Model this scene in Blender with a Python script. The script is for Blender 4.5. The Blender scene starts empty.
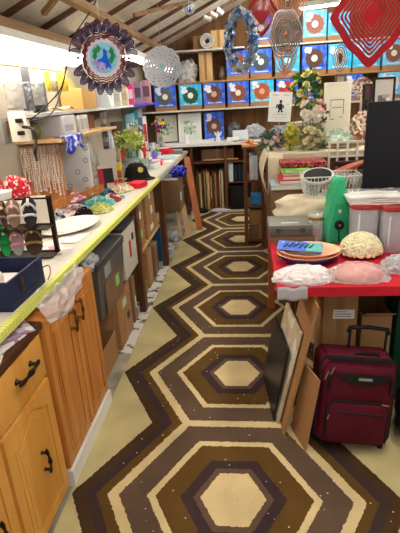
import bpy, bmesh, math, random
from mathutils import Vector, Matrix, noise
S = bpy.context.scene
COL = S.collection
PI = math.pi
rnd = random.Random(7)
R = math.radians

# ------------------------------------------------------------------ camera model (solved from the carpet)
H = 1.6; F = 455.0; PIT = .3553; YAW = .1134; ROL = -.0581
fw = Vector((-math.sin(YAW)*math.cos(PIT), math.cos(YAW)*math.cos(PIT), -math.sin(PIT)))
rt0 = Vector((math.cos(YAW), math.sin(YAW), 0)); up0 = rt0.cross(fw)
rt = rt0*math.cos(ROL) + up0*math.sin(ROL); upv = -rt0*math.sin(ROL) + up0*math.cos(ROL)
CAMP = Vector((0, 0, H))
def ray(x, y): return fw + rt*((x-200)/F) - upv*((y-266.5)/F)
def pz(x, y, z): d = ray(x, y); return CAMP + d*((z-H)/d.z)
def py(x, y, Y): d = ray(x, y); return CAMP + d*(Y/d.y)
def px(x, y, X): d = ray(x, y); return CAMP + d*(X/d.x)
cd = bpy.data.cameras.new('camera'); cam = bpy.data.objects.new('camera', cd); COL.objects.link(cam)
cd.sensor_fit = 'HORIZONTAL'; cd.sensor_width = 36; cd.lens = F/400*36; cd.clip_start = .02
m = Matrix((rt, upv, -fw)).transposed().to_4x4(); m.translation = CAMP; cam.matrix_world = m
S.camera = cam
S.view_settings.view_transform = 'Standard'; S.view_settings.look = 'None'
S.view_settings.gamma = 1; S.view_settings.use_curve_mapping = False; S.view_settings.exposure = 0.36

# ------------------------------------------------------------------ materials
def lin(c): return tuple(((v/255/12.92) if v/255 <= .04045 else ((v/255+.055)/1.055)**2.4) for v in c[:3]) + (1,)
def nodes(name):
    mt = bpy.data.materials.new(name); mt.use_nodes = True; nt = mt.node_tree
    b = nt.nodes['Principled BSDF']; b.inputs['Specular IOR Level'].default_value = .22
    return mt, nt, b
def mat(name, c, rough=.6, metal=0, var=.12, scale=18, bump=0, trans=0, emit=0, coat=0):
    mt, nt, b = nodes(name)
    b.inputs['Roughness'].default_value = rough; b.inputs['Metallic'].default_value = metal
    if trans: b.inputs['Transmission Weight'].default_value = trans
    if coat: b.inputs['Coat Weight'].default_value = coat
    tc = nt.nodes.new('ShaderNodeTexCoord'); nz = nt.nodes.new('ShaderNodeTexNoise')
    nz.inputs['Scale'].default_value = scale; nz.inputs['Detail'].default_value = 4
    nt.links.new(tc.outputs['Object'], nz.inputs['Vector'])
    mx = nt.nodes.new('ShaderNodeMix'); mx.data_type = 'RGBA'
    a = lin(c); mx.inputs['A'].default_value = tuple(max(0, v*(1-var)) for v in a[:3])+(1,)
    mx.inputs['B'].default_value = tuple(min(1, v*(1+var)) for v in a[:3])+(1,)
    nt.links.new(nz.outputs['Fac'], mx.inputs['Factor']); nt.links.new(mx.outputs['Result'], b.inputs['Base Color'])
    if bump:
        bp = nt.nodes.new('ShaderNodeBump'); bp.inputs['Strength'].default_value = bump; bp.inputs['Distance'].default_value = .01
        nt.links.new(nz.outputs['Fac'], bp.inputs['Height']); nt.links.new(bp.outputs['Normal'], b.inputs['Normal'])
    if emit:
        b.inputs['Emission Color'].default_value = a; b.inputs['Emission Strength'].default_value = emit
    return mt
def wood(name, c1, c2, rough=.5, axis=2, scale=9, stretch=.08, coat=0):
    mt, nt, b = nodes(name); b.inputs['Roughness'].default_value = rough
    if coat: b.inputs['Coat Weight'].default_value = coat
    tc = nt.nodes.new('ShaderNodeTexCoord'); mp = nt.nodes.new('ShaderNodeMapping')
    s = [1, 1, 1]; s[axis] = stretch; mp.inputs['Scale'].default_value = s
    nz = nt.nodes.new('ShaderNodeTexNoise'); nz.inputs['Scale'].default_value = scale*3; nz.inputs['Detail'].default_value = 6
    nz.inputs['Distortion'].default_value = .6
    cr = nt.nodes.new('ShaderNodeValToRGB'); cr.color_ramp.elements[0].position = .32; cr.color_ramp.elements[1].position = .68
    cr.color_ramp.elements[0].color = lin(c1); cr.color_ramp.elements[1].color = lin(c2)
    nt.links.new(tc.outputs['Object'], mp.inputs['Vector']); nt.links.new(mp.outputs['Vector'], nz.inputs['Vector'])
    nt.links.new(nz.outputs['Fac'], cr.inputs['Fac']); nt.links.new(cr.outputs['Color'], b.inputs['Base Color'])
    bp = nt.nodes.new('ShaderNodeBump'); bp.inputs['Strength'].default_value = .15; bp.inputs['Distance'].default_value = .004
    nt.links.new(nz.outputs['Fac'], bp.inputs['Height']); nt.links.new(bp.outputs['Normal'], b.inputs['Normal'])
    return mt
def film(name, c, dens=.25, rough=.15, edge=.55):
    """clear plastic: mostly see-through with glossy creases and a milky share"""
    mt = bpy.data.materials.new(name); mt.use_nodes = True; nt = mt.node_tree
    for n in list(nt.nodes): nt.nodes.remove(n)
    out = nt.nodes.new('ShaderNodeOutputMaterial'); tr = nt.nodes.new('ShaderNodeBsdfTransparent')
    b = nt.nodes.new('ShaderNodeBsdfPrincipled'); b.inputs['Base Color'].default_value = lin(c); b.inputs['Roughness'].default_value = rough
    lw = nt.nodes.new('ShaderNodeLayerWeight'); lw.inputs['Blend'].default_value = .45
    mr = nt.nodes.new('ShaderNodeMapRange'); mr.inputs['To Min'].default_value = dens; mr.inputs['To Max'].default_value = min(1, dens+edge)
    mx = nt.nodes.new('ShaderNodeMixShader')
    nt.links.new(lw.outputs['Fresnel'], mr.inputs['Value']); nt.links.new(mr.outputs['Result'], mx.inputs['Fac'])
    nt.links.new(tr.outputs[0], mx.inputs[1]); nt.links.new(b.outputs[0], mx.inputs[2]); nt.links.new(mx.outputs[0], out.inputs['Surface'])
    return mt
def voro(name, cols, scale=60, rough=.5, metal=0, bump=.6):
    """mottled pattern of several colours in small cells"""
    mt, nt, b = nodes(name); b.inputs['Roughness'].default_value = rough; b.inputs['Metallic'].default_value = metal
    tc = nt.nodes.new('ShaderNodeTexCoord'); v = nt.nodes.new('ShaderNodeTexVoronoi'); v.inputs['Scale'].default_value = scale
    nt.links.new(tc.outputs['Object'], v.inputs['Vector'])
    sp = nt.nodes.new('ShaderNodeSeparateColor'); nt.links.new(v.outputs['Color'], sp.inputs['Color'])
    cr = nt.nodes.new('ShaderNodeValToRGB'); cr.color_ramp.interpolation = 'CONSTANT'
    e = cr.color_ramp.elements; n = len(cols)
    e[0].position = 0; e[0].color = lin(cols[0]); e[1].position = 1/n; e[1].color = lin(cols[1])
    for i in range(2, n): q = e.new(i/n); q.color = lin(cols[i])
    nt.links.new(sp.outputs['Red'], cr.inputs['Fac']); nt.links.new(cr.outputs['Color'], b.inputs['Base Color'])
    bp = nt.nodes.new('ShaderNodeBump'); bp.inputs['Strength'].default_value = bump; bp.inputs['Distance'].default_value = .004
    nt.links.new(v.outputs['Distance'], bp.inputs['Height']); nt.links.new(bp.outputs['Normal'], b.inputs['Normal'])
    return mt
_mc = {}
def C_(c, rough=.6, metal=0, var=.1, **k):
    key = (tuple(c), rough, metal, var, tuple(sorted(k.items())))
    if key not in _mc: _mc[key] = mat('colour_%d_%d_%d' % tuple(c), c, rough, metal, var, **k)
    return _mc[key]

# ------------------------------------------------------------------ mesh builder
class MB:
    def __init__(s): s.bm = bmesh.new()
    def _v(s, pts, M=None): return [s.bm.verts.new((M @ Vector(p)) if M else Vector(p)) for p in pts]
    def box(s, c, d, M=None, bev=0, rot=None):
        x, y, z = d[0]/2, d[1]/2, d[2]/2
        T = Matrix.Translation(c)
        if rot: T = T @ rot.to_4x4()
        if M: T = M @ T
        if bev:
            b2 = bmesh.new(); bmesh.ops.create_cube(b2, size=1)
            for v in b2.verts: v.co = Vector((v.co.x*d[0], v.co.y*d[1], v.co.z*d[2]))
            bmesh.ops.bevel(b2, geom=b2.edges[:], offset=bev, segments=2, affect='EDGES', profile=.6)
            mp = {v: s.bm.verts.new(T @ v.co) for v in b2.verts}
            for f in b2.faces: s.bm.faces.new([mp[v] for v in f.verts])
            b2.free(); return s
        v = s._v([(-x,-y,-z),(x,-y,-z),(x,y,-z),(-x,y,-z),(-x,-y,z),(x,-y,z),(x,y,z),(-x,y,z)], T)
        for q in ((3,2,1,0),(4,5,6,7),(0,1,5,4),(1,2,6,5),(2,3,7,6),(3,0,4,7)): s.bm.faces.new([v[i] for i in q])
        return s
    def b2(s, lo, hi, **k):
        return s.box([(a+b)/2 for a, b in zip(lo, hi)], [abs(b-a) for a, b in zip(lo, hi)], **k)
    def tube(s, pts, r, seg=8, closed=False, cap=True):
        pts = [Vector(p) for p in pts]; n = len(pts); rings = []; pn = None
        rr = r if isinstance(r, (list, tuple)) else [r]*n
        for i, p in enumerate(pts):
            a = pts[(i-1) % n] if (i or closed) else p; b = pts[(i+1) % n] if (i < n-1 or closed) else p
            t = (b-a).normalized() if (b-a).length > 1e-9 else Vector((0, 0, 1))
            if pn is None: pn = t.orthogonal().normalized()
            pn = (pn - t*pn.dot(t)); pn = pn.normalized() if pn.length > 1e-6 else t.orthogonal().normalized()
            q = t.cross(pn)
            rings.append([s.bm.verts.new(p + (pn*math.cos(2*PI*k/seg)+q*math.sin(2*PI*k/seg))*rr[i]) for k in range(seg)])
        for i in range(n if closed else n-1):
            A, B = rings[i], rings[(i+1) % n]
            for k in range(seg): s.bm.faces.new((A[k], A[(k+1) % seg], B[(k+1) % seg], B[k]))
        if cap and not closed: s.bm.faces.new(rings[0][::-1]); s.bm.faces.new(rings[-1])
        return s
    def cyl(s, p0, p1, r0, r1=None, seg=16): return s.tube([p0, p1], [r0, r0 if r1 is None else r1], seg)
    def lathe(s, prof, seg=24, M=None, sx=1, sy=1):
        rings = []
        for r, z in prof:
            if r < 1e-6: rings.append(s._v([(0, 0, z)], M))
            else: rings.append(s._v([(r*sx*math.cos(2*PI*k/seg), r*sy*math.sin(2*PI*k/seg), z) for k in range(seg)], M))
        for A, B in zip(rings, rings[1:]):
            if len(A) == 1 and len(B) == 1: continue
            for k in range(seg):
                j = (k+1) % seg
                if len(A) == 1: s.bm.faces.new((A[0], B[j], B[k]))
                elif len(B) == 1: s.bm.faces.new((A[k], A[j], B[0]))
                else: s.bm.faces.new((A[k], A[j], B[j], B[k]))
        return s
    def prism(s, poly, t, M=None):
        """polygon in local XZ, extruded t along +Y"""
        n = len(poly); a = s._v([(x, 0, z) for x, z in poly], M); b = s._v([(x, t, z) for x, z in poly], M)
        s.bm.faces.new(a); s.bm.faces.new(b[::-1])
        for i in range(n): s.bm.faces.new((a[i], b[i], b[(i+1) % n], a[(i+1) % n]))
        return s
    def ring(s, fo, fi, t, M=None, n=64, sq=None):
        """flat closed band between two outlines fo(k/n), fi(k/n) -> (x, z), thickness t along Y"""
        o = [fo(k/n) for k in range(n)]; i = [fi(k/n) for k in range(n)]
        A = s._v([(x, 0, z) for x, z in o], M); B = s._v([(x, 0, z) for x, z in i], M)
        C = s._v([(x, t, z) for x, z in o], M); D = s._v([(x, t, z) for x, z in i], M)
        for k in range(n):
            j = (k+1) % n
            s.bm.faces.new((A[k], A[j], B[j], B[k])); s.bm.faces.new((C[k], D[k], D[j], C[j]))
            s.bm.faces.new((A[k], C[k], C[j], A[j])); s.bm.faces.new((B[k], B[j], D[j], D[k]))
        return s
    def ell(s, c, r, sub=2, nz=0, ns=6, seed=0, M=None, flat=None):
        b2 = bmesh.new(); bmesh.ops.create_icosphere(b2, subdivisions=sub, radius=1)
        mp = {}
        for v in b2.verts:
            d = v.co.copy(); k = 1 + (nz*noise.noise(d*ns*.3 + Vector((seed*3.1, seed*1.7, seed))) if nz else 0)
            p = Vector((d.x*r[0]*k, d.y*r[1]*k, d.z*r[2]*k))
            if flat is not None and p.z < flat: p.z = flat
            p += Vector(c); mp[v] = s.bm.verts.new(M @ p if M else p)
        for f in b2.faces: s.bm.faces.new([mp[v] for v in f.verts])
        b2.free(); return s
    def grid(s, fn, nu, nv):
        V = [[s.bm.verts.new(Vector(fn(i/nu, j/nv))) for j in range(nv+1)] for i in range(nu+1)]
        for i in range(nu):
            for j in range(nv): s.bm.faces.new((V[i][j], V[i+1][j], V[i+1][j+1], V[i][j+1]))
        return s
    def build(s, name, m, parent=None, loc=None, rot=None, smooth=40, thick=0):
        if thick:
            pass
        bmesh.ops.recalc_face_normals(s.bm, faces=s.bm.faces[:])
        me = bpy.data.meshes.new(name); s.bm.to_mesh(me); s.bm.free()
        if isinstance(m, (list, tuple)):
            for q in m: me.materials.append(q)
        else: me.materials.append(m)
        me.polygons.foreach_set('use_smooth', [True]*len(me.polygons))
        try: me.set_sharp_from_angle(angle=R(smooth))
        except Exception: pass
        o = bpy.data.objects.new(name, me); COL.objects.link(o)
        if parent: o.parent = parent
        if loc is not None: o.location = loc
        if rot is not None: o.rotation_euler = rot
        if thick:
            md = o.modifiers.new('thickness', 'SOLIDIFY'); md.thickness = thick
        return o

def tag(o, label, cat, group=None, kind=None):
    o['label'] = label; o['category'] = cat
    if group: o['group'] = group
    if kind: o['kind'] = kind
    return o
def thing(name, label, cat, loc, rot=(0, 0, 0), group=None):
    o = bpy.data.objects.new(name, None); COL.objects.link(o); o.location = loc; o.rotation_euler = rot
    o.empty_display_size = .05
    return tag(o, label, cat, group)
def struct(o): o['kind'] = 'structure'; return o
def spot(xl, xr, yt, yb, z, push=0):
    """footprint of something standing on height z seen between these photo columns and rows"""
    p = pz((xl+xr)/2, yb, z); Y = p.y+push
    a = py(xl, (yt+yb)/2, Y); b = py(xr, (yt+yb)/2, Y); t = py((xl+xr)/2, yt, Y)
    return (a.x+b.x)/2, Y, b.x-a.x, t.z-z
def spotY(xl, xr, yt, yb, Y):
    a = py(xl, (yt+yb)/2, Y); b = py(xr, (yt+yb)/2, Y); t = py((xl+xr)/2, yt, Y); q = py((xl+xr)/2, yb, Y)
    return (a.x+b.x)/2, q.z, b.x-a.x, t.z-q.z
RZ = lambda a: Matrix.Rotation(a, 4, 'Z')
RX = lambda a: Matrix.Rotation(a, 4, 'X')
RY = lambda a: Matrix.Rotation(a, 4, 'Y')
TR = Matrix.Translation

# ================================================================== materials in use
GAP = .003
KR = mat('kraft_cardboard', (164, 122, 80), .8, var=.12, scale=8)
KR2 = mat('dull_cardboard', (122, 94, 68), .8, var=.12, scale=8)
OAK = wood('oak', (176, 104, 42), (206, 140, 70), .35, 2, 8, .07, coat=.2)
PINE = wood('honey_pine', (205, 142, 58), (224, 166, 84), .35, 2, 4, .12, coat=.2)
STUD = wood('dark_stud_wood', (78, 48, 30), (120, 76, 46), .6, 2, 9, .07)
BEAM = wood('beam_wood', (140, 108, 78), (176, 142, 106), .7, 1, 8, .06)
RAFT = wood('rafter_wood', (92, 62, 50), (132, 98, 80), .7, 0, 8, .06)
PLY = wood('plywood', (186, 150, 104), (206, 172, 126), .6, 2, 5, .2)
DARKW = wood('dark_trim_wood', (60, 34, 22), (94, 56, 36), .45, 1, 10, .06)
WALLM = mat('wall_boards', (176, 166, 150), .8, var=.15, scale=5)
BACKM = wood('brown_back_boards', (96, 64, 42), (132, 94, 62), .7, 2, 6, .07)
WHITE = mat('white_paint', (228, 226, 220), .5, var=.05)
PAPER = mat('white_paper', (236, 234, 228), .7, var=.04)
BLACK = mat('black_plastic', (24, 24, 26), .45, var=.1)
DARK = mat('dark_board', (40, 42, 46), .5, var=.08)
IRON = mat('antique_iron', (52, 44, 36), .35, .85, var=.2)
STEEL = mat('steel', (170, 172, 176), .3, .9)
BRASS = mat('antique_brass', (120, 84, 44), .35, .85)
CLEAR = film('clear_film', (240, 240, 244), .16)
MILKY = film('milky_film', (236, 236, 240), .42, .25)
GLASS = film('clear_glass', (225, 235, 235), .2, .05)
GLOW = mat('lit_tube', (255, 250, 240), .5, emit=42)
DIFF = mat('lit_diffuser', (255, 248, 236), .5, emit=12)
BULB = mat('lit_bulb', (255, 248, 235), .5, emit=30)
CLOTHC = mat('cream_cloth', (208, 196, 170), .85, var=.08, bump=.2)
GREEN = mat('foliage_green', (70, 110, 52), .6, var=.35, scale=40)
LIME = mat('lime_green', (160, 178, 70), .6, var=.3, scale=40)
SAGE = mat('sage_green', (128, 138, 104), .7, var=.3, scale=40)

# ================================================================== setting
X0, Y0, PER = -.0825, 1.4598, .9305
# floor of old concrete
mt, nt, b = nodes('old_concrete'); b.inputs['Roughness'].default_value = .85
tc = nt.nodes.new('ShaderNodeTexCoord'); nz = nt.nodes.new('ShaderNodeTexNoise'); nz.inputs['Scale'].default_value = 3.5; nz.inputs['Detail'].default_value = 9
cr = nt.nodes.new('ShaderNodeValToRGB'); cr.color_ramp.elements[0].color = lin((104, 98, 86)); cr.color_ramp.elements[1].color = lin((176, 168, 150)); cr.color_ramp.elements[0].position = .35; cr.color_ramp.elements[1].position = .62
nt.links.new(tc.outputs['Object'], nz.inputs['Vector']); nt.links.new(nz.outputs['Fac'], cr.inputs['Fac']); nt.links.new(cr.outputs['Color'], b.inputs['Base Color'])
CONC = mt
struct(MB().b2((-2.2, -1.5, -.1), (3.6, 7.4, 0)).build('floor', CONC))

# carpet: concentric hexagon bands, procedural
def carpet_mat():
    mt, nt, b = nodes('hexagon_carpet'); b.inputs['Roughness'].default_value = .95; b.inputs['Specular IOR Level'].default_value = .15
    N = nt.nodes.new; L = nt.links.new
    tc = N('ShaderNodeTexCoord'); nz = N('ShaderNodeTexNoise'); nz.inputs['Scale'].default_value = 55
    L(tc.outputs['Object'], nz.inputs['Vector'])
    sb = N('ShaderNodeVectorMath'); sb.operation = 'MULTIPLY_ADD'; sb.inputs[1].default_value = (.014,)*3
    L(nz.outputs['Color'], sb.inputs[0]); L(tc.outputs['Object'], sb.inputs[2])
    sx = N('ShaderNodeSeparateXYZ'); L(sb.outputs[0], sx.inputs[0])
    def M(op, a, c=None):
        n = N('ShaderNodeMath'); n.operation = op
        for i, q in enumerate((a, c)):
            if q is None: continue
            if isinstance(q, (int, float)): n.inputs[i].default_value = q
            else: L(q, n.inputs[i])
        return n.outputs[0]
    u = M('ABSOLUTE', M('SUBTRACT', sx.outputs['X'], X0+.007))
    v = M('SUBTRACT', sx.outputs['Y'], Y0+.007 - 10.5*PER)
    v = M('ABSOLUTE', M('SUBTRACT', M('MODULO', v, PER), PER/2))
    d1 = M('ADD', u, M('MULTIPLY', v, .577)); d2 = M('SUBTRACT', M('MULTIPLY', v, 1.1547), .015)
    D = M('DIVIDE', M('MAXIMUM', d1, d2), 1.0)
    cr = N('ShaderNodeValToRGB'); cr.color_ramp.interpolation = 'CONSTANT'
    cream = (206, 184, 138); taupe = (92, 72, 58); purp = (58, 42, 44); olive = (90, 65, 28); brown = (68, 48, 28); bord = (186, 172, 126)
    st = [(0, cream), (.137, taupe), (.171, purp), (.225, olive), (.333, cream), (.368, taupe), (.493, cream), (.543, olive), (.594, purp), (.642, brown), (.705, bord)]
    e = cr.color_ramp.elements; e[0].position = 0; e[0].color = lin(st[0][1]); e[1].position = st[1][0]; e[1].color = lin(st[1][1])
    for p, c in st[2:]: q = e.new(p); q.color = lin(c)
    L(D, cr.inputs['Fac'])
    n2 = N('ShaderNodeTexNoise'); n2.inputs['Scale'].default_value = 4; n2.inputs['Detail'].default_value = 8; L(tc.outputs['Object'], n2.inputs['Vector'])
    mr = N('ShaderNodeMapRange'); mr.inputs['From Min'].default_value = .3; mr.inputs['From Max'].default_value = .7; mr.inputs['To Min'].default_value = .8; mr.inputs['To Max'].default_value = 1.12
    L(n2.outputs['Fac'], mr.inputs['Value'])
    mul = N('ShaderNodeVectorMath'); mul.operation = 'SCALE'; L(cr.outputs['Color'], mul.inputs[0]); L(mr.outputs['Result'], mul.inputs['Scale'])
    # pale lint specks
    vo = N('ShaderNodeTexVoronoi'); vo.inputs['Scale'].default_value = 21; L(tc.outputs['Object'], vo.inputs['Vector'])
    lt = M('LESS_THAN', vo.outputs['Distance'], .075)
    mx = N('ShaderNodeMix'); mx.data_type = 'RGBA'; L(lt, mx.inputs['Factor']); L(mul.outputs[0], mx.inputs['A']); mx.inputs['B'].default_value = lin((205, 195, 170))
    L(mx.outputs['Result'], b.inputs['Base Color'])
    n3 = N('ShaderNodeTexNoise'); n3.inputs['Scale'].default_value = 260; L(tc.outputs['Object'], n3.inputs['Vector'])
    bp = N('ShaderNodeBump'); bp.inputs['Strength'].default_value = .5; bp.inputs['Distance'].default_value = .004
    L(n3.outputs['Fac'], bp.inputs['Height']); L(bp.outputs['Normal'], b.inputs['Normal'])
    return mt
tag(MB().b2((-.795, -.6, .0005), (.85, 6.62, .007)).build('carpet_runner', carpet_mat()),
    'brown, olive and cream carpet with concentric hexagons running down the aisle', 'carpet')

# walls
XW = -1.50; YB = 7.15
def roofz(x): return 2.15 + .43*(x+1.5)
RIDGE = 1.0
struct(MB().b2((XW-.08, 1.0, 0), (XW, YB, roofz(XW))).build('wall_left', WALLM))
w = MB().prism([(XW, 0), (3.6, 0), (3.6, roofz(RIDGE)-.43*(3.6-RIDGE)), (RIDGE, roofz(RIDGE)), (XW, roofz(XW))], .08, TR((0, YB, 0)))
struct(w.build('wall_back', BACKM))
struct(MB().b2((3.6, 1.0, 0), (3.68, YB, 2.05)).build('wall_right', WALLM))

# roof: printed backing sheets over rafters
def sheet_mat():
    mt, nt, b = nodes('printed_roof_backing'); b.inputs['Roughness'].default_value = .55
    N = nt.nodes.new; L = nt.links.new
    tc = N('ShaderNodeTexCoord'); nz = N('ShaderNodeTexNoise'); nz.inputs['Scale'].default_value = 5; nz.inputs['Detail'].default_value = 2; nz.inputs['Distortion'].default_value = 2.5
    L(tc.outputs['Object'], nz.inputs['Vector'])
    cr = N('ShaderNodeValToRGB'); e = cr.color_ramp.elements
    base = (242, 238, 226); ink = (176, 180, 164)
    e[0].position = .0; e[0].color = lin(base); e[1].position = 1; e[1].color = lin(base)
    for p, c in ((.475, base), (.487, ink), (.499, base), (.61, base), (.616, ink), (.622, base)):
        q = e.new(p); q.color = lin(c)
    L(nz.outputs['Fac'], cr.inputs['Fac']); L(cr.outputs['Color'], b.inputs['Base Color'])
    return mt
SHEET = sheet_mat()
sl = math.atan(.43)
MR = MB()
MR.prism([(-1.9, roofz(-1.9)), (RIDGE, roofz(RIDGE)), (RIDGE, roofz(RIDGE)+.03), (-1.9, roofz(-1.9)+.03)], 7.2, TR((0, .0, 0)))
MR.prism([(RIDGE, roofz(RIDGE)), (3.75, roofz(RIDGE)-.43*(3.75-RIDGE)), (3.75, roofz(RIDGE)-.43*(3.75-RIDGE)+.03), (RIDGE, roofz(RIDGE)+.03)], 7.2)
struct(MR.build('ceiling', SHEET))
for k, yy in enumerate([.75+.58*i for i in range(11)]):
    r = MB()
    L_ = (RIDGE+1.75)/math.cos(sl)
    M = TR((-1.75, yy, roofz(-1.75)-.018)) @ RY(-sl)
    r.box((L_/2, 0, 0), (L_, .026, .034), M=M)
    struct(r.build('trim_%d' % (k+1), RAFT))
struct(MB().b2((RIDGE-.03, .3, roofz(RIDGE)-.16), (RIDGE+.03, 7.1, roofz(RIDGE)-.03)).build('trim_14', BEAM))
# purlins that carry the lamps
struct(MB().b2((-1.499, .9, roofz(-1.5)-.10), (-1.42, 7.1, roofz(-1.46)-.052)).build('trim_15', BEAM))
struct(MB().b2((-1.13, .9, roofz(-1.1)-.115), (-1.065, 7.1, roofz(-1.1)-.065)).build('trim_16', BEAM))
# loose diagonal battens tied under the roof
for k, (a, bb) in enumerate([((-1.28, 3.2), (-.70, 2.75)), ((-.95, 4.4), (-.5, 5.1)), ((-.6, 3.3), (-.25, 2.2))]):
    pa = Vector((a[0], a[1], roofz(a[0])-.085)); pb = Vector((bb[0], bb[1], roofz(bb[0])-.085))
    struct(MB().tube([pa, pb], .022, 4).build('trim_%d' % (17+k), BEAM))

# ================================================================== left run: cabinets, worktop, shelving
def pull(parent, a, bq, m, r=.006, out=.024, name='handle'):
    a = Vector(a); bq = Vector(bq); mb = MB(); d = (bq-a); n = Vector((1, 0, 0))
    ts = [0, .12, .3, .42, .5, .58, .7, .88, 1]; rs = [.8, 1.3, .7, 1.2, 1.6, 1.2, .7, 1.3, .8]
    mb.tube([a + d*t + n*(out + .006*math.sin(PI*t)) for t in ts], [r*q for q in rs], 8)
    for t in (.14, .86): mb.tube([a+d*t-n*.001, a+d*t+n*.006, a+d*t+n*out], [r*1.9, r*1.0, r*.9], 8)
    return mb.build(name, m, parent)
def arch(y0, y1, z0, z1, rise, n=12):
    """outline in (y,z): a panel whose top swells to an arch between shoulders"""
    P = [(y0, z0), (y1, z0), (y1, z1-rise)]
    w = y1-y0
    for k in range(1, n):
        t = k/n; P.append((y1-w*t, z1-rise + rise*math.sin(PI*t)**1.5))
    P.append((y0, z1-rise)); return P
def yz(poly, x0, x1, mb):
    """prism with outline in (y, z) between x0 and x1"""
    Mx = Matrix(((0, 1, 0, x0), (1, 0, 0, 0), (0, 0, 1, 0), (0, 0, 0, 1)))
    return mb.prism(poly, x1-x0, Mx)
def door(parent, xf, y0, y1, z0, z1, m, rise, hz, hy, hm):
    """panelled door on a front plane x = xf"""
    yz([(y0, z0), (y1, z0), (y1, z1), (y0, z1)], xf, xf+.016, d := MB())
    fr = .055
    o = d.build('door', m, parent)
    # frame rails standing proud
    f = MB(); e = .006
    inner = arch(y0+fr, y1-fr, z0+fr, z1-fr*.7, rise) if rise else [(y0+fr, z0+fr), (y1-fr, z0+fr), (y1-fr, z1-fr), (y0+fr, z1-fr)]
    f.b2((xf+.016, y0+.002, z0+.002), (xf+.016+e, y0+fr-.008, z1-.002)); f.b2((xf+.016, y1-fr+.008, z0+.002), (xf+.016+e, y1-.002, z1-.002))
    f.b2((xf+.016, y0+fr-.008, z0+.002), (xf+.016+e, y1-fr+.008, z0+fr-.008))
    if rise:
        top = [(p[0], p[1]+.010) for p in inner[2:]]
        poly = [(y1-fr+.008, z1-.002)] + [(y0+fr-.008, z1-.002)] + [(y0+fr-.008, top[-1][1])] + top[::-1][1:-1] + [(y1-fr+.008, top[0][1])]
        yz(poly, xf+.016, xf+.016+e, f)
    else: f.b2((xf+.016, y0+fr-.008, z1-fr+.008), (xf+.016+e, y1-fr+.008, z1-.002))
    f.build('door_frame', m, o)
    p = MB(); yz(inner, xf+.016, xf+.021, p)
    cy = (y0+y1)/2; cz = (z0+z1)/2
    yz([(cy+(a-cy)*.84, cz+(c-cz)*.90) for a, c in inner], xf+.0205, xf+.0245, p)
    p.build('raised_panel', m, o)
    pull(o, (xf+.022, hy, hz-.055), (xf+.022, hy, hz+.055), hm)
    return o
XF = -.816
t = thing('base_cabinet', 'honey pine base cabinet with a drawer over an arched door nearest the camera', 'cabinet', (0, 0, 0))
c = MB(); c.b2((-1.4, .25, .02), (XF-.001, 1.478, .80)); c.build('body', PINE, t)
c = MB(); c.b2((-1.42, .24, .802), (-.792, 1.49, .832)); c.build('top_trim', DARKW, t)
d = MB(); d.b2((XF, 1.10, .615), (XF+.02, 1.462, .792), bev=.004); dr = d.build('drawer', PINE, t)
pull(dr, (XF+.02, 1.23, .722), (XF+.02, 1.38, .728), IRON, r=.0075)
d = MB(); d.b2((XF, .70, .615), (XF+.02, 1.085, .792), bev=.004); d.build('drawer', PINE, t)
door(t, XF, 1.10, 1.462, .05, .60, PINE, .06, .335, 1.30, IRON)
door(t, XF, .70, 1.085, .05, .60, PINE, .06, .355, .97, IRON)
t = thing('base_cabinet', 'oak cabinet with two tall panelled doors and brass pulls on a white kickboard', 'cabinet', (0, 0, 0))
c = MB(); c.b2((-1.4, 1.495, .09), (XF-.001, 2.10, .825)); c.build('body', OAK, t)
c = MB(); c.b2((-1.38, 1.50, .0), (XF+.030, 2.10, .086)); c.build('kickboard', WHITE, t)
door(t, XF, 1.503, 1.788, .10, .82, OAK, 0, .70, 1.752, BRASS)
door(t, XF, 1.800, 2.092, .10, .82, OAK, 0, .715, 1.838, BRASS)

CT = .90
t = thing('worktop', 'long pale worktop running down the left wall with a yellow taped edge', 'worktop', (0, 0, 0))
MB().b2((XW+.005, .15, .868), (-.828, 6.56, CT)).build('board', mat('worktop_white', (206, 200, 186), .5, var=.12, scale=6), t)
# printed yellow tape with small tick marks
def tape_mat():
    mt, nt, b = nodes('yellow_tape'); b.inputs['Roughness'].default_value = .4
    N = nt.nodes.new; L = nt.links.new
    tc = N('ShaderNodeTexCoord'); wv = N('ShaderNodeTexWave'); wv.wave_type = 'BANDS'; wv.bands_direction = 'Y'; wv.inputs['Scale'].default_value = 16
    L(tc.outputs['Object'], wv.inputs['Vector'])
    cr = N('ShaderNodeValToRGB'); e = cr.color_ramp.elements; e[0].color = lin((170, 168, 70)); e[1].color = lin((216, 218, 112)); e[0].position = .03; e[1].position = .08
    L(wv.outputs['Fac'], cr.inputs['Fac']); L(cr.outputs['Color'], b.inputs['Base Color'])
    return mt
mb = MB(); mb.b2((-.852, .15, CT), (-.822, 4.3, CT+.0025)); mb.b2((-.828, .15, .872), (-.822, 4.3, CT+.002)); mb.build('edge_tape', tape_mat(), t)
mb = MB(); mb.b2((-.86, 4.3, CT), (-.822, 6.56, CT+.004)); mb.build('edge_strip', mat('grey_edge', (150, 150, 146), .4), t)

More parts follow.
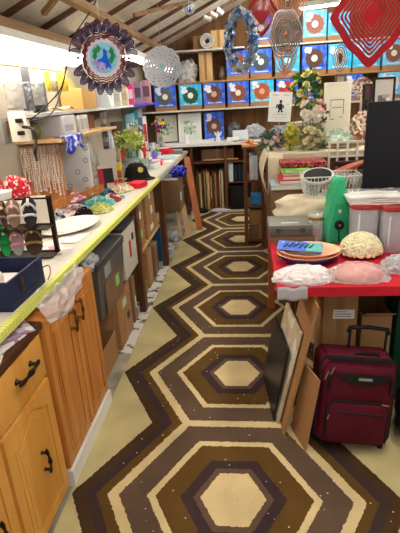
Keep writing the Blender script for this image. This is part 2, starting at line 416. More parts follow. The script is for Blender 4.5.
# shelving under the worktop
def post(y, x, w, lab):
    mb = MB(); mb.b2((x-.05, y-w/2, .0), (x, y+w/2, .866))
    return tag(mb.build('shelf_post', STUD), lab, 'post')
post(3.29, -.825, .085, 'dark wooden post beside the stacked cartons, nearest under the worktop')
post(4.35, -.815, .085, 'dark wooden post between the stacked cartons and the carton under the blue bag')
post(6.46, -.83, .06, 'dark wooden post holding up the far end of the worktop')
t = thing('shelf_board', 'long raw wooden shelf under the worktop carrying tote and cartons', 'shelf', (0, 0, 0))
MB().b2((-1.5, 2.13, .433), (-.885, 6.4, .4525)).build('board', PLY, t)
MB().b2((-.884, 2.13, .433), (-.862, 3.24, .4525)).build('front_lip', PLY, t)
MB().b2((-.884, 3.34, .433), (-.862, 4.30, .4525)).build('front_lip', PLY, t)
SH = .4535
def carton(x0, y0, z0, sx, sy, sz, lab, m=KR, cat='box', flaps=0, sticker=None, tape=True, face='x', group=None, name='carton', rz=0):
    """box sitting at z0, centred x0,y0; sticker = (u, v, w, h, colour) on the face looking to the aisle ('x') or to the camera ('y')"""
    t = thing(name, lab, cat, (x0, y0, z0), (0, 0, rz), group)
    if flaps:
        th = .004
        mb = MB()
        mb.b2((-sx/2, -sy/2, 0), (sx/2, sy/2, th))
        mb.b2((-sx/2, -sy/2, th), (-sx/2+th, sy/2, sz)); mb.b2((sx/2-th, -sy/2, th), (sx/2, sy/2, sz))
        mb.b2((-sx/2+th, -sy/2, th), (sx/2-th, -sy/2+th, sz)); mb.b2((-sx/2+th, sy/2-th, th), (sx/2-th, sy/2, sz))
        mb.build('body', m, t)
        f = MB(); a = flaps; l = sx*.45
        f.box((0, -l/2, 0), (sx-.004, l, th), M=TR((0, -sy/2, sz+th/2)) @ RX(a)); f.build('flap', m, t)
        f = MB(); f.box((0, l/2, 0), (sx-.004, l, th), M=TR((0, sy/2, sz+th/2)) @ RX(1.2)); f.build('flap', m, t)
    else:
        MB().b2((-sx/2, -sy/2, 0), (sx/2, sy/2, sz), bev=.003).build('body', m, t)
        if tape:
            mb = MB()
            if face == 'x': mb.b2((sx/2-.0005, -.018, 0.01), (sx/2+.0008, .018, sz-.004)); mb.b2((-sx/2+.01, -.018, sz-.0005), (sx/2, .018, sz+.0008))
            else: mb.b2((-.018, -sy/2-.0008, .01), (.018, -sy/2+.0005, sz-.004)); mb.b2((-.018, -sy/2, sz-.0005), (.018, sy/2-.01, sz+.0008))
            mb.build('packing_tape', C_((150, 112, 70), .3), t)
    if sticker:
        stl = sticker if isinstance(sticker, list) else [sticker]
        for u, v, w_, h_, c_ in stl:
            mb = MB()
            if face == 'x': mb.b2((sx/2, sy*u-w_/2, sz*v-h_/2), (sx/2+.0016, sy*u+w_/2, sz*v+h_/2))
            else: mb.b2((sx*u-w_/2, -sy/2-.0016, sz*v-h_/2), (sx*u+w_/2, -sy/2, sz*v+h_/2))
            mb.build('sticker', C_(c_, .6), t)
    return t
WL = (236, 234, 226); GL = (140, 200, 120); RL = (190, 40, 40)
# grey tote with lid
t = thing('storage_tote', 'smoky grey plastic storage tote with dark lid beside the oak cabinet', 'tote', (-1.025, 2.46, SH))
mb = MB(); pr = [(.5, 0), (.53, .30)]
def taper(mb, w0, d0, w1, d1, z0, z1, M=None):
    v = mb._v([(-w0/2,-d0/2,z0),(w0/2,-d0/2,z0),(w0/2,d0/2,z0),(-w0/2,d0/2,z0),(-w1/2,-d1/2,z1),(w1/2,-d1/2,z1),(w1/2,d1/2,z1),(-w1/2,d1/2,z1)], M)
    for q in ((3,2,1,0),(4,5,6,7),(0,1,5,4),(1,2,6,5),(2,3,7,6),(3,0,4,7)): mb.bm.faces.new([v[i] for i in q])
    return mb
TOTE = mat('smoky_tote', (86, 82, 80), .3, var=.2, scale=5)
taper(mb, .41, .48, .45, .54, 0, .31).build('tub', TOTE, t)
mb = MB(); mb.box((0, 0, .335), (.465, .56, .03), bev=.008); mb.box((0, 0, .314), (.46, .55, .012)); mb.build('lid', mat('tote_lid', (66, 66, 70), .4), t)
mb = MB(); mb.b2((.221, -.15, .22), (.2245, -.03, .29)); mb.build('label_holder', C_((150, 150, 150), .3), t)
mb = MB(); mb.b2((.2185, .04, .09), (.2225, .11, .16)); mb.build('sticker', C_(GL), t)
mb = MB(); mb.b2((.215, -.16, .0), (.2195, .18, .19)); mb.build('cardboard_inside', KR2, t)
carton(-1.03, 3.00, SH, .40, .36, .34, 'white lidded storage box with red label next to the grey tote', C_((206, 200, 184), .6), sticker=[(.0, .5, .05, .12, RL), (.25, .7, .05, .05, (40, 40, 40))], tape=False, name='storage_box')
mb = MB(); mb.b2((-1.24, 2.81, SH+.341), (-.82, 3.19, SH+.365), bev=.006)
tag(mb.build('box_lid', C_((60, 60, 64), .4)), 'dark lid lying on the white storage box', 'lid')
# two stacks of cartons between the posts
carton(-1.045, 3.53, SH, .34, .30, .215, 'kraft carton with a white sticker, bottom of the near carton stack', sticker=(.1, .55, .07, .06, GL))
carton(-1.045, 3.53, SH+.216, .34, .30, .19, 'kraft carton with two white stickers, top of the near carton stack', sticker=[(.1, .3, .06, .06, WL), (-.1, .75, .05, .05, WL)])
carton(-1.045, 3.98, SH, .34, .42, .13, 'kraft carton marked with white labels, bottom of the far carton stack', sticker=[(0, .5, .14, .05, WL)])
carton(-1.045, 3.98, SH+.131, .34, .40, .14, 'kraft carton with a torn white sticker, middle of the far carton stack', sticker=[(.1, .6, .08, .07, WL)])
carton(-1.045, 3.98, SH+.272, .34, .38, .135, 'kraft carton with a round white sticker, top of the far carton stack', sticker=[(0, .6, .06, .06, WL)])
# low row on the floor
carton(-1.06, 2.44, .0, .36, .30, .20, 'open brown carton on the floor below the grey tote', KR, flaps=-.55)
carton(-1.04, 2.83, .0, .34, .34, .40, 'tall brown carton with green-edged label on the floor below the white box', KR, sticker=[(.0, .72, .10, .06, (180, 200, 170)), (.2, .4, .06, .05, (40, 40, 60))])
carton(-1.045, 3.12, .0, .34, .12, .36, 'narrow brown carton on the floor against the nearest post', KR2, sticker=(.2, .4, .03, .10, WL))
carton(-1.06, 3.55, .0, .34, .22, .33, 'small brown carton with a green strip on the floor under the near stack', KR2, sticker=(.2, .25, .03, .12, (110, 200, 80)))
carton(-1.06, 3.83, .0, .34, .20, .34, 'brown carton on the floor between its taped neighbours under the far stack', KR)
carton(-1.06, 4.10, .0, .34, .22, .31, 'dark brown carton on the floor just before the middle post', KR2)
# beyond the middle post
carton(-.90, 4.95, SH, .36, .36, .34, 'large grey-brown carton carrying the crumpled blue bag', KR2, sticker=[(-.2, .45, .07, .09, WL)])
carton(-1.10, 5.40, SH, .34, .32, .34, 'grey-brown carton behind the one with the blue bag', KR2, sticker=[(.1, .5, .06, .08, WL)])
mb = MB(); mb.b2((-1.07, 4.78, SH+.3415), (-.735, 5.12, SH+.355)); tag(mb.build('white_tray', WHITE), 'shallow white tray lid on top of the grey-brown carton', 'tray')
# flaking white paint along the floor edge
mt, nt, b = nodes('flaking_paint'); b.inputs['Roughness'].default_value = .8
tc = nt.nodes.new('ShaderNodeTexCoord'); nz = nt.nodes.new('ShaderNodeTexNoise'); nz.inputs['Scale'].default_value = 14; nz.inputs['Detail'].default_value = 8
cr = nt.nodes.new('ShaderNodeValToRGB'); cr.color_ramp.elements[0].color = lin((96, 88, 76)); cr.color_ramp.elements[1].color = lin((206, 204, 198)); cr.color_ramp.elements[0].position = .40; cr.color_ramp.elements[1].position = .47
nt.links.new(tc.outputs['Object'], nz.inputs['Vector']); nt.links.new(nz.outputs['Fac'], cr.inputs['Fac']); nt.links.new(cr.outputs['Color'], b.inputs['Base Color'])
struct(MB().b2((-1.49, 2.62, .0), (-.80, 4.32, .004)).build('trim_20', mt))

# crumpled bags
def crumple(name, lab, cat, loc, r, m, seed, nz=.5, ns=9, sub=4, group=None, rz=0):
    mb = MB(); mb.ell((0, 0, r[2]), r, sub, nz, ns, seed, flat=-r[2]*.9)
    return tag(mb.build(name, m, loc=(loc[0], loc[1], loc[2]-r[2]*.1+.0005), rot=(0, 0, rz), smooth=25), lab, cat, group)
BLUEBAG = mat('blue_plastic', (34, 34, 150), .3, var=.35, scale=14)
x, Y, w_, h_ = spot(169, 189, 157, 181, SH+.318)
crumple('plastic_bag', 'crumpled royal blue plastic bag on the carton by the worktop edge', 'bag', (-.735, 4.93, SH+.356), (.082, .12, .06), BLUEBAG, 3, .55, 8)
# clutter beyond the post on the floor
mb = MB(); mb.b2((-1.10, 4.47, 0), (-.90, 4.60, .41), bev=.01); tag(mb.build('packet', C_((40, 110, 170), .4)), 'upright bright blue packet on the floor behind the middle post', 'packet')
carton(-1.12, 4.90, 0, .3, .34, .34, 'dull carton on the floor behind the blue packet', KR2)
for i, (a, lab) in enumerate(((5.2, 'crumpled clear bag on the floor beside the leaning boards'), (4.72, 'crumpled clear bag on the floor at the foot of the blue packet'))):
    crumple('clear_bag', lab, 'bag', (-.87, a, .001), (.05, .09, .06), MILKY, 20+i, .5, 9, 3)
# leaning boards by the far post
def leaner(name, p0, p1, top, th, m, lab, cat='board'):
    """board standing on its bottom edge p0-p1 whose upper edge is moved by vector top; th along its normal"""
    p0 = Vector(p0); p1 = Vector(p1); top = Vector(top)
    n = (p1-p0).cross(top).normalized()*th
    mb = MB(); v = mb._v([p0, p1, p1+top, p0+top, p0+n, p1+n, p1+top+n, p0+top+n])
    for q in ((0,1,2,3),(7,6,5,4),(0,4,5,1),(1,5,6,2),(2,6,7,3),(3,7,4,0)): mb.bm.faces.new([v[i] for i in q])
    return tag(mb.build(name, m), lab, cat)
RB = mat('red_brown_board', (170, 98, 60), .5, var=.15)
leaner('plank', (-.655, 5.62, .008), (-.575, 5.62, .008), (-.17, .45, .86), .03, RB, 'long red-brown plank leaning on the end of the worktop', 'plank')
leaner('plank', (-.76, 5.36, .008), (-.70, 5.38, .008), (-.10, .20, .48), .02, PLY, 'short pale plank leaning in front of the red-brown one, nearest the aisle', 'plank')
leaner('plank', (-.83, 5.30, .0), (-.80, 5.31, .0), (-.07, .16, .40), .02, PLY, 'thin pale plank leaning left of the other short one', 'plank')

# ================================================================== back bench and wall shelves
BZ = .985
t = thing('back_bench', 'white topped bench across the far end of the aisle', 'bench', (0, 0, 0))
MB().b2((-1.495, 6.60, BZ-.035), (2.9, 7.14, BZ)).build('top', mat('bench_white', (222, 222, 220), .4, var=.05), t)
MB().b2((-.80, 6.66, .70), (2.9, 7.12, .72)).build('shelf', STUD, t)
for xx in (-.79, -.30, .10, 1.4): MB().b2((xx-.02, 6.64, 0), (xx+.02, 6.70, .699)).build('upright', STUD, t)
for xx in (-.79, -.30, .10, 1.4): MB().b2((xx-.02, 6.64, .721), (xx+.02, 6.70, BZ-.036)).build('upright', STUD, t)
MB().b2((-.27, 6.68, .40), (.08, 7.10, .415)).build('shelf', STUD, t)
# boards filed upright under it
cols = [(150, 116, 76), (120, 84, 52), (196, 168, 124), (96, 66, 44), (170, 136, 92), (184, 150, 104), (206, 190, 150), (110, 76, 48), (150, 110, 70), (130, 60, 40), (200, 180, 140), (222, 208, 176)]
xs = -.755
for i, c_ in enumerate(cols):
    th = (.012, .02, .03, .014, .022, .045, .018, .025, .03, .02, .016, .03)[i]; hh = (.50, .58, .54, .60, .57, .56, .50, .58, .55, .52, .57, .58)[i]
    mb = MB(); mb.box((0, 0, hh/2), (th, .34-.01*(i % 4), hh-.0), rot=None)
    tag(mb.build('filed_board', C_(c_, .7), loc=(xs+th/2, 6.90-.02*(i % 3), .0075 if False else .001)), ['light tan', 'mid brown', 'sandy', 'dark umber', 'tan', 'thick golden', 'cream', 'chestnut', 'broad brown', 'reddish', 'straw coloured', 'pale cream thick'][i]+' board filed upright under the back bench', 'board', 'boards filed under the back bench')
    xs += th + (.012, .010, .012, .010, .016, .012, .01, .01, .012, .008, .012, .01)[i]
mb = MB(); mb.b2((-.266, 6.70, .416), (-.20, 7.0, .69), bev=.003); tag(mb.build('binder', C_((214, 224, 228), .5)), 'pale blue-white binder standing on the shelf under the back bench', 'binder')
for i, a in enumerate((-.19, -.13, -.07)):
    mb = MB(); mb.b2((a, 6.70, .416), (a+.052, 7.0, .66+.01*i), bev=.003)
    tag(mb.build('binder', C_((36, 46, 58), .5)), 'dark navy binder, %s of three beside the pale one' % ('first', 'second', 'third')[i], 'binder', 'dark binders under the back bench')
mb = MB(); mb.b2((-.25, 6.72, .0), (.06, 7.05, .36), bev=.006); tag(mb.build('crate', C_((26, 26, 28), .5)), 'black crate on the floor under the binders', 'crate')
crumple('clear_bag', 'crumpled clear bag on the floor before the filed boards', 'bag', (-.40, 6.52, .008), (.14, .05, .03), MILKY, 31, .5, 9, 3)
crumple('dark_bag', 'crumpled black bag on the floor at the foot of the filed boards', 'bag', (-.66, 6.53, .008), (.10, .06, .035), BLACK, 32, .5, 9, 3)
mb = MB(); mb.lathe([(0, 0), (.03, 0), (.032, .10), (.016, .14), (.012, .19), (0, .19)], 12); tag(mb.build('bottle', C_((110, 60, 34), .3), loc=(-.52, 6.64, .001)), 'small brown bottle standing before the filed boards', 'bottle')
carton(-.42, 6.88, .721, .46, .30, .17, 'brown carton lying on the bench shelf above the filed boards', KR2, face='y')
carton(.26, 6.88, .721, .28, .30, .19, 'brown carton on the bench shelf right of the upright', KR, face='y')
mb = MB(); mb.tube([(-.62, 6.72, .742), (-.12, 6.71, .742)], .011, 8); tag(mb.build('dowel', PLY), 'pale wooden dowel lying along the bench shelf', 'dowel')

# wall shelves
def shelf(x0, x1, z, lab, m, y0=6.86, th=.022):
    mb = MB(); mb.b2((x0, y0, z-th), (x1, YB-.001, z-.0006)); o = mb.build('wall_shelf', m)
    return tag(o, lab, 'shelf')
SHW = mat('shelf_white', (200, 200, 196), .5)
Z1, Z2, Z3 = 1.44, 1.81, 2.215
def lip(o, x0, x1, z, y0=6.86): pass
shelf(-1.495, 3.0, Z1, 'lowest long wall shelf carrying the front row of blue spinner boxes', SHW, 6.84)
shelf(-1.495, 3.0, Z2, 'middle long wall shelf with a raw wooden front edge', wood('shelf_raw', (150, 106, 66), (186, 142, 98), .6, 0, 8, .06), 6.86)
shelf(-.95, .0, Z3, 'short top wall shelf under the roof slope carrying the coil and cartons', SHW, 6.80)
shelf(.04, 2.4, 2.215, 'high wall shelf on the right behind the hanging red spinner', SHW, 6.86)

# spinner boxes: carton, printed panel, disc picture
DISC = {}
def disc_poly(r, n=40, lob=0, amp=0): return lambda s, r=r: (r*(1+amp*math.cos(lob*2*PI*s))*math.cos(2*PI*s), r*(1+amp*math.cos(lob*2*PI*s))*math.sin(2*PI*s))
BB = {'blue': (22, 84, 214), 'cyan': (36, 172, 228), 'sky': (96, 182, 236), 'deep': (28, 60, 190)}
def printed_blue(key):
    nm = 'print_'+key
    if nm in DISC: return DISC[nm]
    mt, nt, b = nodes(nm); b.inputs['Roughness'].default_value = .5
    N = nt.nodes.new; L = nt.links.new
    tc = N('ShaderNodeTexCoord'); nz = N('ShaderNodeTexNoise'); nz.inputs['Scale'].default_value = 14; nz.inputs['Detail'].default_value = 3
    L(tc.outputs['Object'], nz.inputs['Vector'])
    cr = N('ShaderNodeValToRGB'); e = cr.color_ramp.elements; c = BB[key]
    e[0].position = .42; e[0].color = lin(c); e[1].position = .72; e[1].color = lin(tuple(min(255, int(v*.6+100)) for v in c))
    L(nz.outputs['Fac'], cr.inputs['Fac']); L(cr.outputs['Color'], b.inputs['Base Color']); DISC[nm] = mt; return mt
def spinner_box(x0, y0, x1, y1, z, key, dc, cc, lab, Y=6.87, base=.055, deco=None, oval=False, fx=.5, fy=.5, rr=.39):
    cx, zz, w, h = spotY(x0, x1, y0, y1, Y)
    zt = min(py((x0+x1)/2, y0, Y).z, {Z1: Z2-.03, Z2: (2.17 if x0 > 225 else Z3-.03), 2.2151: 9, BZ: Z1-.03}[z]); w *= .97
    hh = zt-z
    t = thing('spinner_box', lab, 'box', (cx, Y, z), (0, 0, 0), 'boxed wind spinners on the wall shelves')
    MB().b2((-w/2, 0, 0.0005), (w/2, .07, hh), bev=.002).build('carton', KR, t)
    p = MB(); p.b2((-w/2+.001, -.003, base), (w/2-.001, -.0002, hh-.001)); p.b2((-w/2-.0015, -.003, base), (-w/2-.0002, .068, hh-.001)); pn = p.build('printed_panel', printed_blue(key), t)
    ph = hh-base; r = min(w, ph)*rr; cz = base+ph*fy
    D = MB(); Mx = TR((w*(fx-.5), -.0065, cz)); sx, sz = (.6, 1.0) if oval else (1, 1)
    f = lambda q: (lambda s: (r*q*sx*math.cos(2*PI*s)*(1+.04*math.cos(24*PI*s)), r*q*sz*math.sin(2*PI*s)*(1+.04*math.cos(24*PI*s))))
    D.ring(f(1), f(.80), .003, Mx, 48); D.ring(f(.76), f(.58), .003, Mx, 48); D.ring(f(.54), f(.40), .003, Mx, 48); D.build('disc_picture', C_(dc, .4, var=.3, scale=60), t)
    D = MB(); D.ring(f(.98), f(.05), .001, TR((w*(fx-.5), -.0045, cz)), 32); D.build('disc_ground', C_(tuple(int(v*.6) for v in dc), .4), t)
    D = MB(); D.prism([(r*.36*sx*math.cos(2*PI*k/16), r*.36*sz*math.sin(2*PI*k/16)) for k in range(16)], .003, Mx); D.build('disc_centre', C_(cc, .4, var=.3, scale=80), t)
    # pale flourish at the upper left and unreadable caption along the bottom
    q = MB()
    for k in range(10):
        a = rnd.random(); bq = rnd.random()
        q.prism([((.018+.012*bq)*math.cos(2*PI*j/7)*(1+.3*(j % 2)), (.014+.012*a)*math.sin(2*PI*j/7)) for j in range(7)], .0008, TR((-w*.42+w*.22*a+.012, -.0072-.0009*k, hh-.03-ph*.28*bq)))
    q.build('pale_print', C_((220, 226, 236), .4, var=.15), t)
    q = MB(); xx = -w*.30
    while xx < w*.34:
        l = .008+.012*rnd.random(); q.b2((xx, -.0045, base+.016), (xx+l, -.003, base+.030)); xx += l+.005
    q.build('caption', C_((226, 230, 240), .4), t)
    return t
A = 'blue spinner box '
rows = [
 (154,84,176,107,Z1,'blue',(96,104,108),(220,224,226),'blue spinner box with a grey swirl disc, leftmost on the lowest wall shelf'),
 (179,83,202,106,Z1,'cyan',(34,86,66),(226,232,228),'turquoise spinner box with a dark green tree disc on the lowest wall shelf'),
 (203,79,225,105,Z1,'blue',(110,74,70),(190,160,150),'blue spinner box with a mauve-brown disc right of the green tree box'),
 (227,76,249,104,Z1,'blue',(140,84,62),(228,220,212),'blue spinner box with a russet disc and white flourish on the lowest wall shelf'),
 (250,75,274,103,Z1,'cyan',(170,92,58),(214,150,120),'turquoise spinner box with a copper crescent disc on the lowest wall shelf'),
 (276,76,299,102,Z1,'blue',(184,50,60),(206,70,78),'blue spinner box with a red bird picture behind the white notice'),
 (300,75,318,101,Z1,'deep',(120,120,130),(230,225,220),'blue spinner box half hidden behind the yellow roses'),
 (345,72,362,100,Z1,'blue',(150,150,160),(220,220,220),'blue spinner box hidden behind the white panel frame'),
 (378,72,402,104,Z1,'sky',(222,226,230),(80,180,214),'pale blue spinner box with a white disc behind the black panel'),
 (226,45,249,73,Z2,'blue',(132,76,58),(224,214,206),'blue spinner box with a brown crescent seen through the tinsel wreath'),
 (250,42,272,73,Z2,'blue',(70,84,90),(214,222,226),'blue spinner box with a dark teal iris disc on the middle wall shelf'),
 (275,42,300,72,Z2,'cyan',(60,150,180),(180,210,220),'turquoise spinner box behind the grey hanging spinner'),
 (302,41,327,71,Z2,'blue',(90,66,64),(224,216,206),'blue spinner box with a cream and brown flower disc on the middle wall shelf'),
 (328,40,352,71,Z2,'cyan',(176,178,176),(150,90,86),'turquoise spinner box with a silver oval disc on the middle wall shelf'),
 (353,40,381,70,Z2,'cyan',(60,170,200),(150,210,220),'turquoise spinner box behind the tip of the big red spinner'),
 (383,38,405,69,Z2,'sky',(128,90,74),(220,210,200),'blue and white spinner box with a brown disc, rightmost on the middle shelf'),
 (250,14,272,39,2.2151,'blue',(100,110,120),(220,220,226),'blue spinner box behind the small red spinner on the high shelf'),
 (303,10,327,39,2.2151,'sky',(150,96,80),(230,222,214),'pale blue spinner box with a copper ring disc beside the bulb lamp'),
 (328,12,350,38,2.2151,'cyan',(70,150,200),(210,220,226),'turquoise spinner box on the high shelf left of the big red spinner'),
]
for r_ in rows:
    x0, y0, x1, y1, z, key, dc, cc, lab = r_
    spinner_box(x0, y0, x1, y1, z, key, dc, cc, lab, oval='oval' in lab, fy=.48)
spinner_box(204,112,224,136,BZ,'blue',(104,70,70),(190,160,150),'blue spinner box with a brown disc standing on the back bench', Y=6.95, base=.012)
# carton stack in the top corner, coil, batting bag
def photo_box(xl, xr, yt, yb, z, Y, d, lab, m, **k):
    cx, zz, w, h = spotY(xl, xr, yt, yb, Y)
    return carton(cx, Y+d/2, z, w, d, max(.02, py((xl+xr)/2, yt, Y).z-z), lab, m, face='y', **k)
photo_box(199, 212, 52, 78, Z2+.001, 6.88, .2, 'plain tan carton standing on the middle shelf beside the fluffy bag', PLY)
photo_box(211, 226, 30, 47, Z3+.001, 6.84, .2, 'tan carton on the top shelf right of the silver coil', PLY)
photo_box(193, 203, 36, 48, Z3+.001, 6.90, .2, 'small tan carton on the top shelf behind the silver coil', KR)
crumple('batting_bag', 'fluffy grey-white bag on the middle shelf left of the tan carton', 'bag', (-.82, 7.0, Z2+.001), (.15, .10, .15), mat('grey_fluff', (196, 196, 198), .8, var=.3, bump=.4), 5, .4, 10)
p = py(207, 40, 6.86)
mb = MB()
for k, rr in enumerate((.085, .07, .055, .04)): mb.tube([(rr*math.cos(2*PI*j/28), 0.03*(k % 2), rr*math.sin(2*PI*j/28)) for j in range(28)], .011, 8, closed=True)
tag(mb.build('hose_coil', C_((200, 200, 196), .4), loc=(p.x, 6.83, Z3+.097)), 'coil of white hose standing on the top shelf', 'hose')
mb = MB(); mb.lathe([(0, 0), (.035, 0), (.05, .04), (.046, .10), (.02, .15), (.03, .18), (0, .18)], 16); tag(mb.build('vase', C_((96, 78, 64), .4), loc=(py(222, 70, 6.9).x, 6.96, Z2+.001)), 'small dark brown vase on the middle shelf right of the tan carton', 'vase')

# things on the back bench
def picture(xl, xr, yt, yb, z, Y, lab, frame, mount, art, lean=.12, fw_=.018, name='framed_picture', depth=.02, rz=0, extra=None):
    cx, zz, w, h = spotY(xl, xr, yt, yb, Y); h = py((xl+xr)/2, yt, Y).z-z
    t = thing(name, lab, 'picture', (cx, Y, z+.001), (-lean, 0, rz))
    f = MB()
    f.b2((-w/2, 0, 0), (-w/2+fw_, depth, h)); f.b2((w/2-fw_, 0, 0), (w/2, depth, h)); f.b2((-w/2+fw_, 0, 0), (w/2-fw_, depth, fw_)); f.b2((-w/2+fw_, 0, h-fw_), (w/2-fw_, depth, h))
    f.build('frame', frame, t)
    MB().b2((-w/2+fw_, .006, fw_), (w/2-fw_, .014, h-fw_)).build('mount', mount, t)
    if art: MB().b2((-w/2+w*.24, .003, h*.27), (w/2-w*.24, .0058, h*.73)).build('print', art, t)
    return t, w, h
ART = voro('garden_print', [(196, 206, 200), (150, 176, 160), (110, 150, 120), (214, 220, 216), (180, 190, 150)], 30, .5, bump=0)
ARTD = voro('dark_print', [(60, 54, 56), (120, 100, 96), (40, 36, 40), (180, 160, 150)], 26, .5, bump=0)
picture(178, 201, 113, 138, BZ, 6.90, 'white framed print of a green landscape on the back bench', WHITE, C_((214, 222, 222)), ART, fw_=.03)
picture(155, 178, 114, 139, BZ, 6.96, 'brown framed print leaning left of the white framed one', C_((90, 66, 52)), C_((206, 206, 190)), ART, rz=.15)
mb = MB(); mb.b2((-.16, 0, 0), (.16, .2, .035), bev=.004); tag(mb.build('white_box', WHITE, loc=(-.62, 6.66, BZ+.001)), 'flat white box on the back bench before the white framed print', 'box')
mb = MB(); mb.b2((-.085, 0, 0), (.085, .12, .055), bev=.004); tag(mb.build('white_box', WHITE, loc=(-.19, 6.66, BZ+.001)), 'small white box on the back bench before the blue spinner box', 'box')
# silver clamshell case
cx, Y, w, h = spot(234, 248, 125, 136, BZ, .1)
t = thing('silver_case', 'silver laptop-like case standing open on the back bench', 'case', (cx, 6.66, BZ+.001))
MB().b2((-w/2, 0, 0), (w/2, .16, .02), bev=.003).build('base', C_((150, 154, 160), .3, .3), t)
mb = MB(); mb.box((0, .01, .085), (w, .012, .13), M=TR((0, .15, .0)) @ RX(-.3)); ld = mb.build('lid', C_((206, 214, 222), .25, .3), t)
crumple('wrapped_bundle', 'grey bundle wrapped in clear plastic right of the silver case', 'bundle', (.12, 6.92, BZ+.001), (.13, .10, .11), mat('grey_wrap', (150, 152, 160), .25, var=.4, scale=16), 41, .45, 9)
crumple('wrapped_bundle', 'dark bundle in clear plastic behind the silver case', 'bundle', (-.17, 7.0, BZ+.001), (.09, .07, .13), mat('dark_wrap', (92, 92, 100), .25, var=.5, scale=16), 43, .45, 9)
for i, (xx, c_, lab) in enumerate(((-.86, (224, 226, 228), 'white angel figurine left of the flat white box'), (-.40, (220, 224, 230), 'white and blue figurine in front of the blue spinner box'))):
    t = thing('figurine', lab, 'figurine', (xx, 6.74, BZ+.001)); s_ = 1 if i == 0 else .9
    MB().lathe([(0, 0), (.045*s_, 0), (.04*s_, .03), (.022*s_, .10*s_), (.012, .125*s_), (0, .13*s_)], 14).build('robe', C_(c_, .4), t)
    MB().ell((0, 0, .148*s_), (.018, .018, .02), 2).build('head', C_((226, 214, 204), .5), t)
    mb = MB()
    for s2 in (-1, 1): mb.prism([(s2*.006, .07), (s2*.05, .10), (s2*.056, .15), (s2*.03, .13), (s2*.006, .12)], .006, TR((0, .015, 0)))
    mb.build('wing', C_(c_, .4), t)

# ================================================================== right side: red table and what stands on it
RT = .77
t = thing('display_table', 'long table under a red cloth on the right of the aisle', 'table', (0, 0, 0))
RED = mat('red_cloth', (190, 28, 44), .7, var=.12, scale=14, bump=.1)
mb = MB(); mb.b2((.145, 1.945, RT-.03), (1.25, 2.90, RT-.004)); mb.build('top', PLY, t)
def cloth_top(u, v):
    return (.123+u*1.14, 1.930+v*.98, RT)
mb = MB(); mb.b2((.134, 1.925, RT-.0038), (1.26, 2.905, RT)); mb.b2((.134, 1.925, RT-.045), (1.26, 1.931, RT-.0038)); mb.b2((.128, 1.925, RT-.045), (.134, 2.905, RT-.0005))
mb.build('cloth', RED, t)
for xx in (.30, 1.2):
    for yy in (2.56, 2.85): MB().b2((xx-.02, yy-.02, .008), (xx+.02, yy+.02, RT-.031)).build('leg', STUD, t)
# grey case on a flat box
cx, Y, w, h = .245, 2.57, .25, .07
carton(cx+.01, Y+.12, RT+.001, .26, .24, .042, 'flat dark brown box under the grey case on the red table', KR2, face='y', tape=False)
t = thing('grey_case', 'grey-green plastic case with a pale maker strip lying on a flat box', 'case', (cx, Y, RT+.0445))
MB().b2((-w/2, 0, 0), (w/2, .23, .036), bev=.006).build('base', C_((92, 96, 90), .4), t)
MB().b2((-w/2, 0, .037), (w/2, .23, .068), bev=.006).build('lid', C_((112, 116, 108), .4), t)
mb = MB()
for k in range(9): mb.b2((-.048+k*.011, .05, .068), (-.040+k*.011, .064, .0692))
mb.build('maker_strip', C_((220, 220, 214), .4), t)
mb = MB()
for s_ in (-.07, .07): mb.b2((s_-.014, -.005, .025), (s_+.014, .0, .05), bev=.002)
mb.build('latch', C_((70, 74, 70), .3), t)
# glass jar with brass band
p = pz(317, 243, RT)
t = thing('glass_jar', 'clear glass jar with a brass band between grey case and green case', 'jar', (p.x, p.y+.06, RT+.0005))
MB().lathe([(0, .0), (.048, 0), (.052, .01), (.052, .11), (.044, .13), (.044, .14), (.041, .14), (.048, .11), (.048, .008), (0, .006)], 24).build('glass', GLASS, t)
MB().lathe([(.0455, .128), (.049, .131), (.049, .142), (.0455, .145)], 24).build('band', C_((190, 150, 60), .3, .8), t)
MB().lathe([(0, .146), (.046, .146), (.047, .158), (.03, .166), (0, .168)], 24).build('lid', GLASS, t)
# green tapered case
cx, Y, w, h = spot(328, 354, 179, 246, RT)
t = thing('carrying_case', 'sea-green plastic tapered case with a round black knob on the red table', 'case', (cx, Y+.04, RT+.0005), (0, 0, .12))
GRN = mat('sea_green_plastic', (58, 182, 130), .35, var=.06)
def gour(s_=1, z0=0, z1=None, n=16):
    z1 = h if z1 is None else z1
    prof = [(0, .40), (.06, .46), (.25, .50), (.45, .46), (.62, .36), (.74, .27), (.82, .25), (.90, .25), (.96, .20), (1, .10)]
    L_ = [(-w*a*s_, z0+(z1-z0)*q) for q, a in prof]; Rr = [(w*a*s_, z0+(z1-z0)*q) for q, a in prof[::-1]]
    return (L_+Rr)[::-1]
mb = MB(); mb.prism(gour(), .10, TR((0, 0, 0))); bmesh.ops.bevel(mb.bm, geom=[e for e in mb.bm.edges if abs(e.verts[0].co.y-e.verts[1].co.y) < 1e-6], offset=.012, segments=3, affect='EDGES'); mb.build('shell', GRN, t)
mb = MB(); mb.prism(gour(.74, h*.04, h*.62), .006, TR((0, -.004, 0))); mb.build('front_panel', C_((46, 160, 112), .35), t)
mb = MB(); mb.lathe([(0, 0), (.026, 0), (.028, .006), (.024, .016), (.012, .018), (.012, .012), (0, .012)], 24, M=TR((0, -.004, h*.30)) @ RX(PI/2)); kn = mb.build('knob', BLACK, t)
MB().lathe([(0, 0), (.007, 0), (.007, .003), (0, .004)], 12, M=TR((0, -.0165, h*.30)) @ RX(PI/2)).build('knob_centre', C_((150, 150, 150), .3, .7), kn)
MB().b2((-.008, -.008, h*.48), (.008, -.003, h*.53), bev=.002).build('tab', C_((214, 206, 180), .5), t)
MB().tube([(0, -.012, h*.25), (0, -.012, h*.13), (.004, -.012, h*.05)], .003, 6).build('cord', BLACK, t)
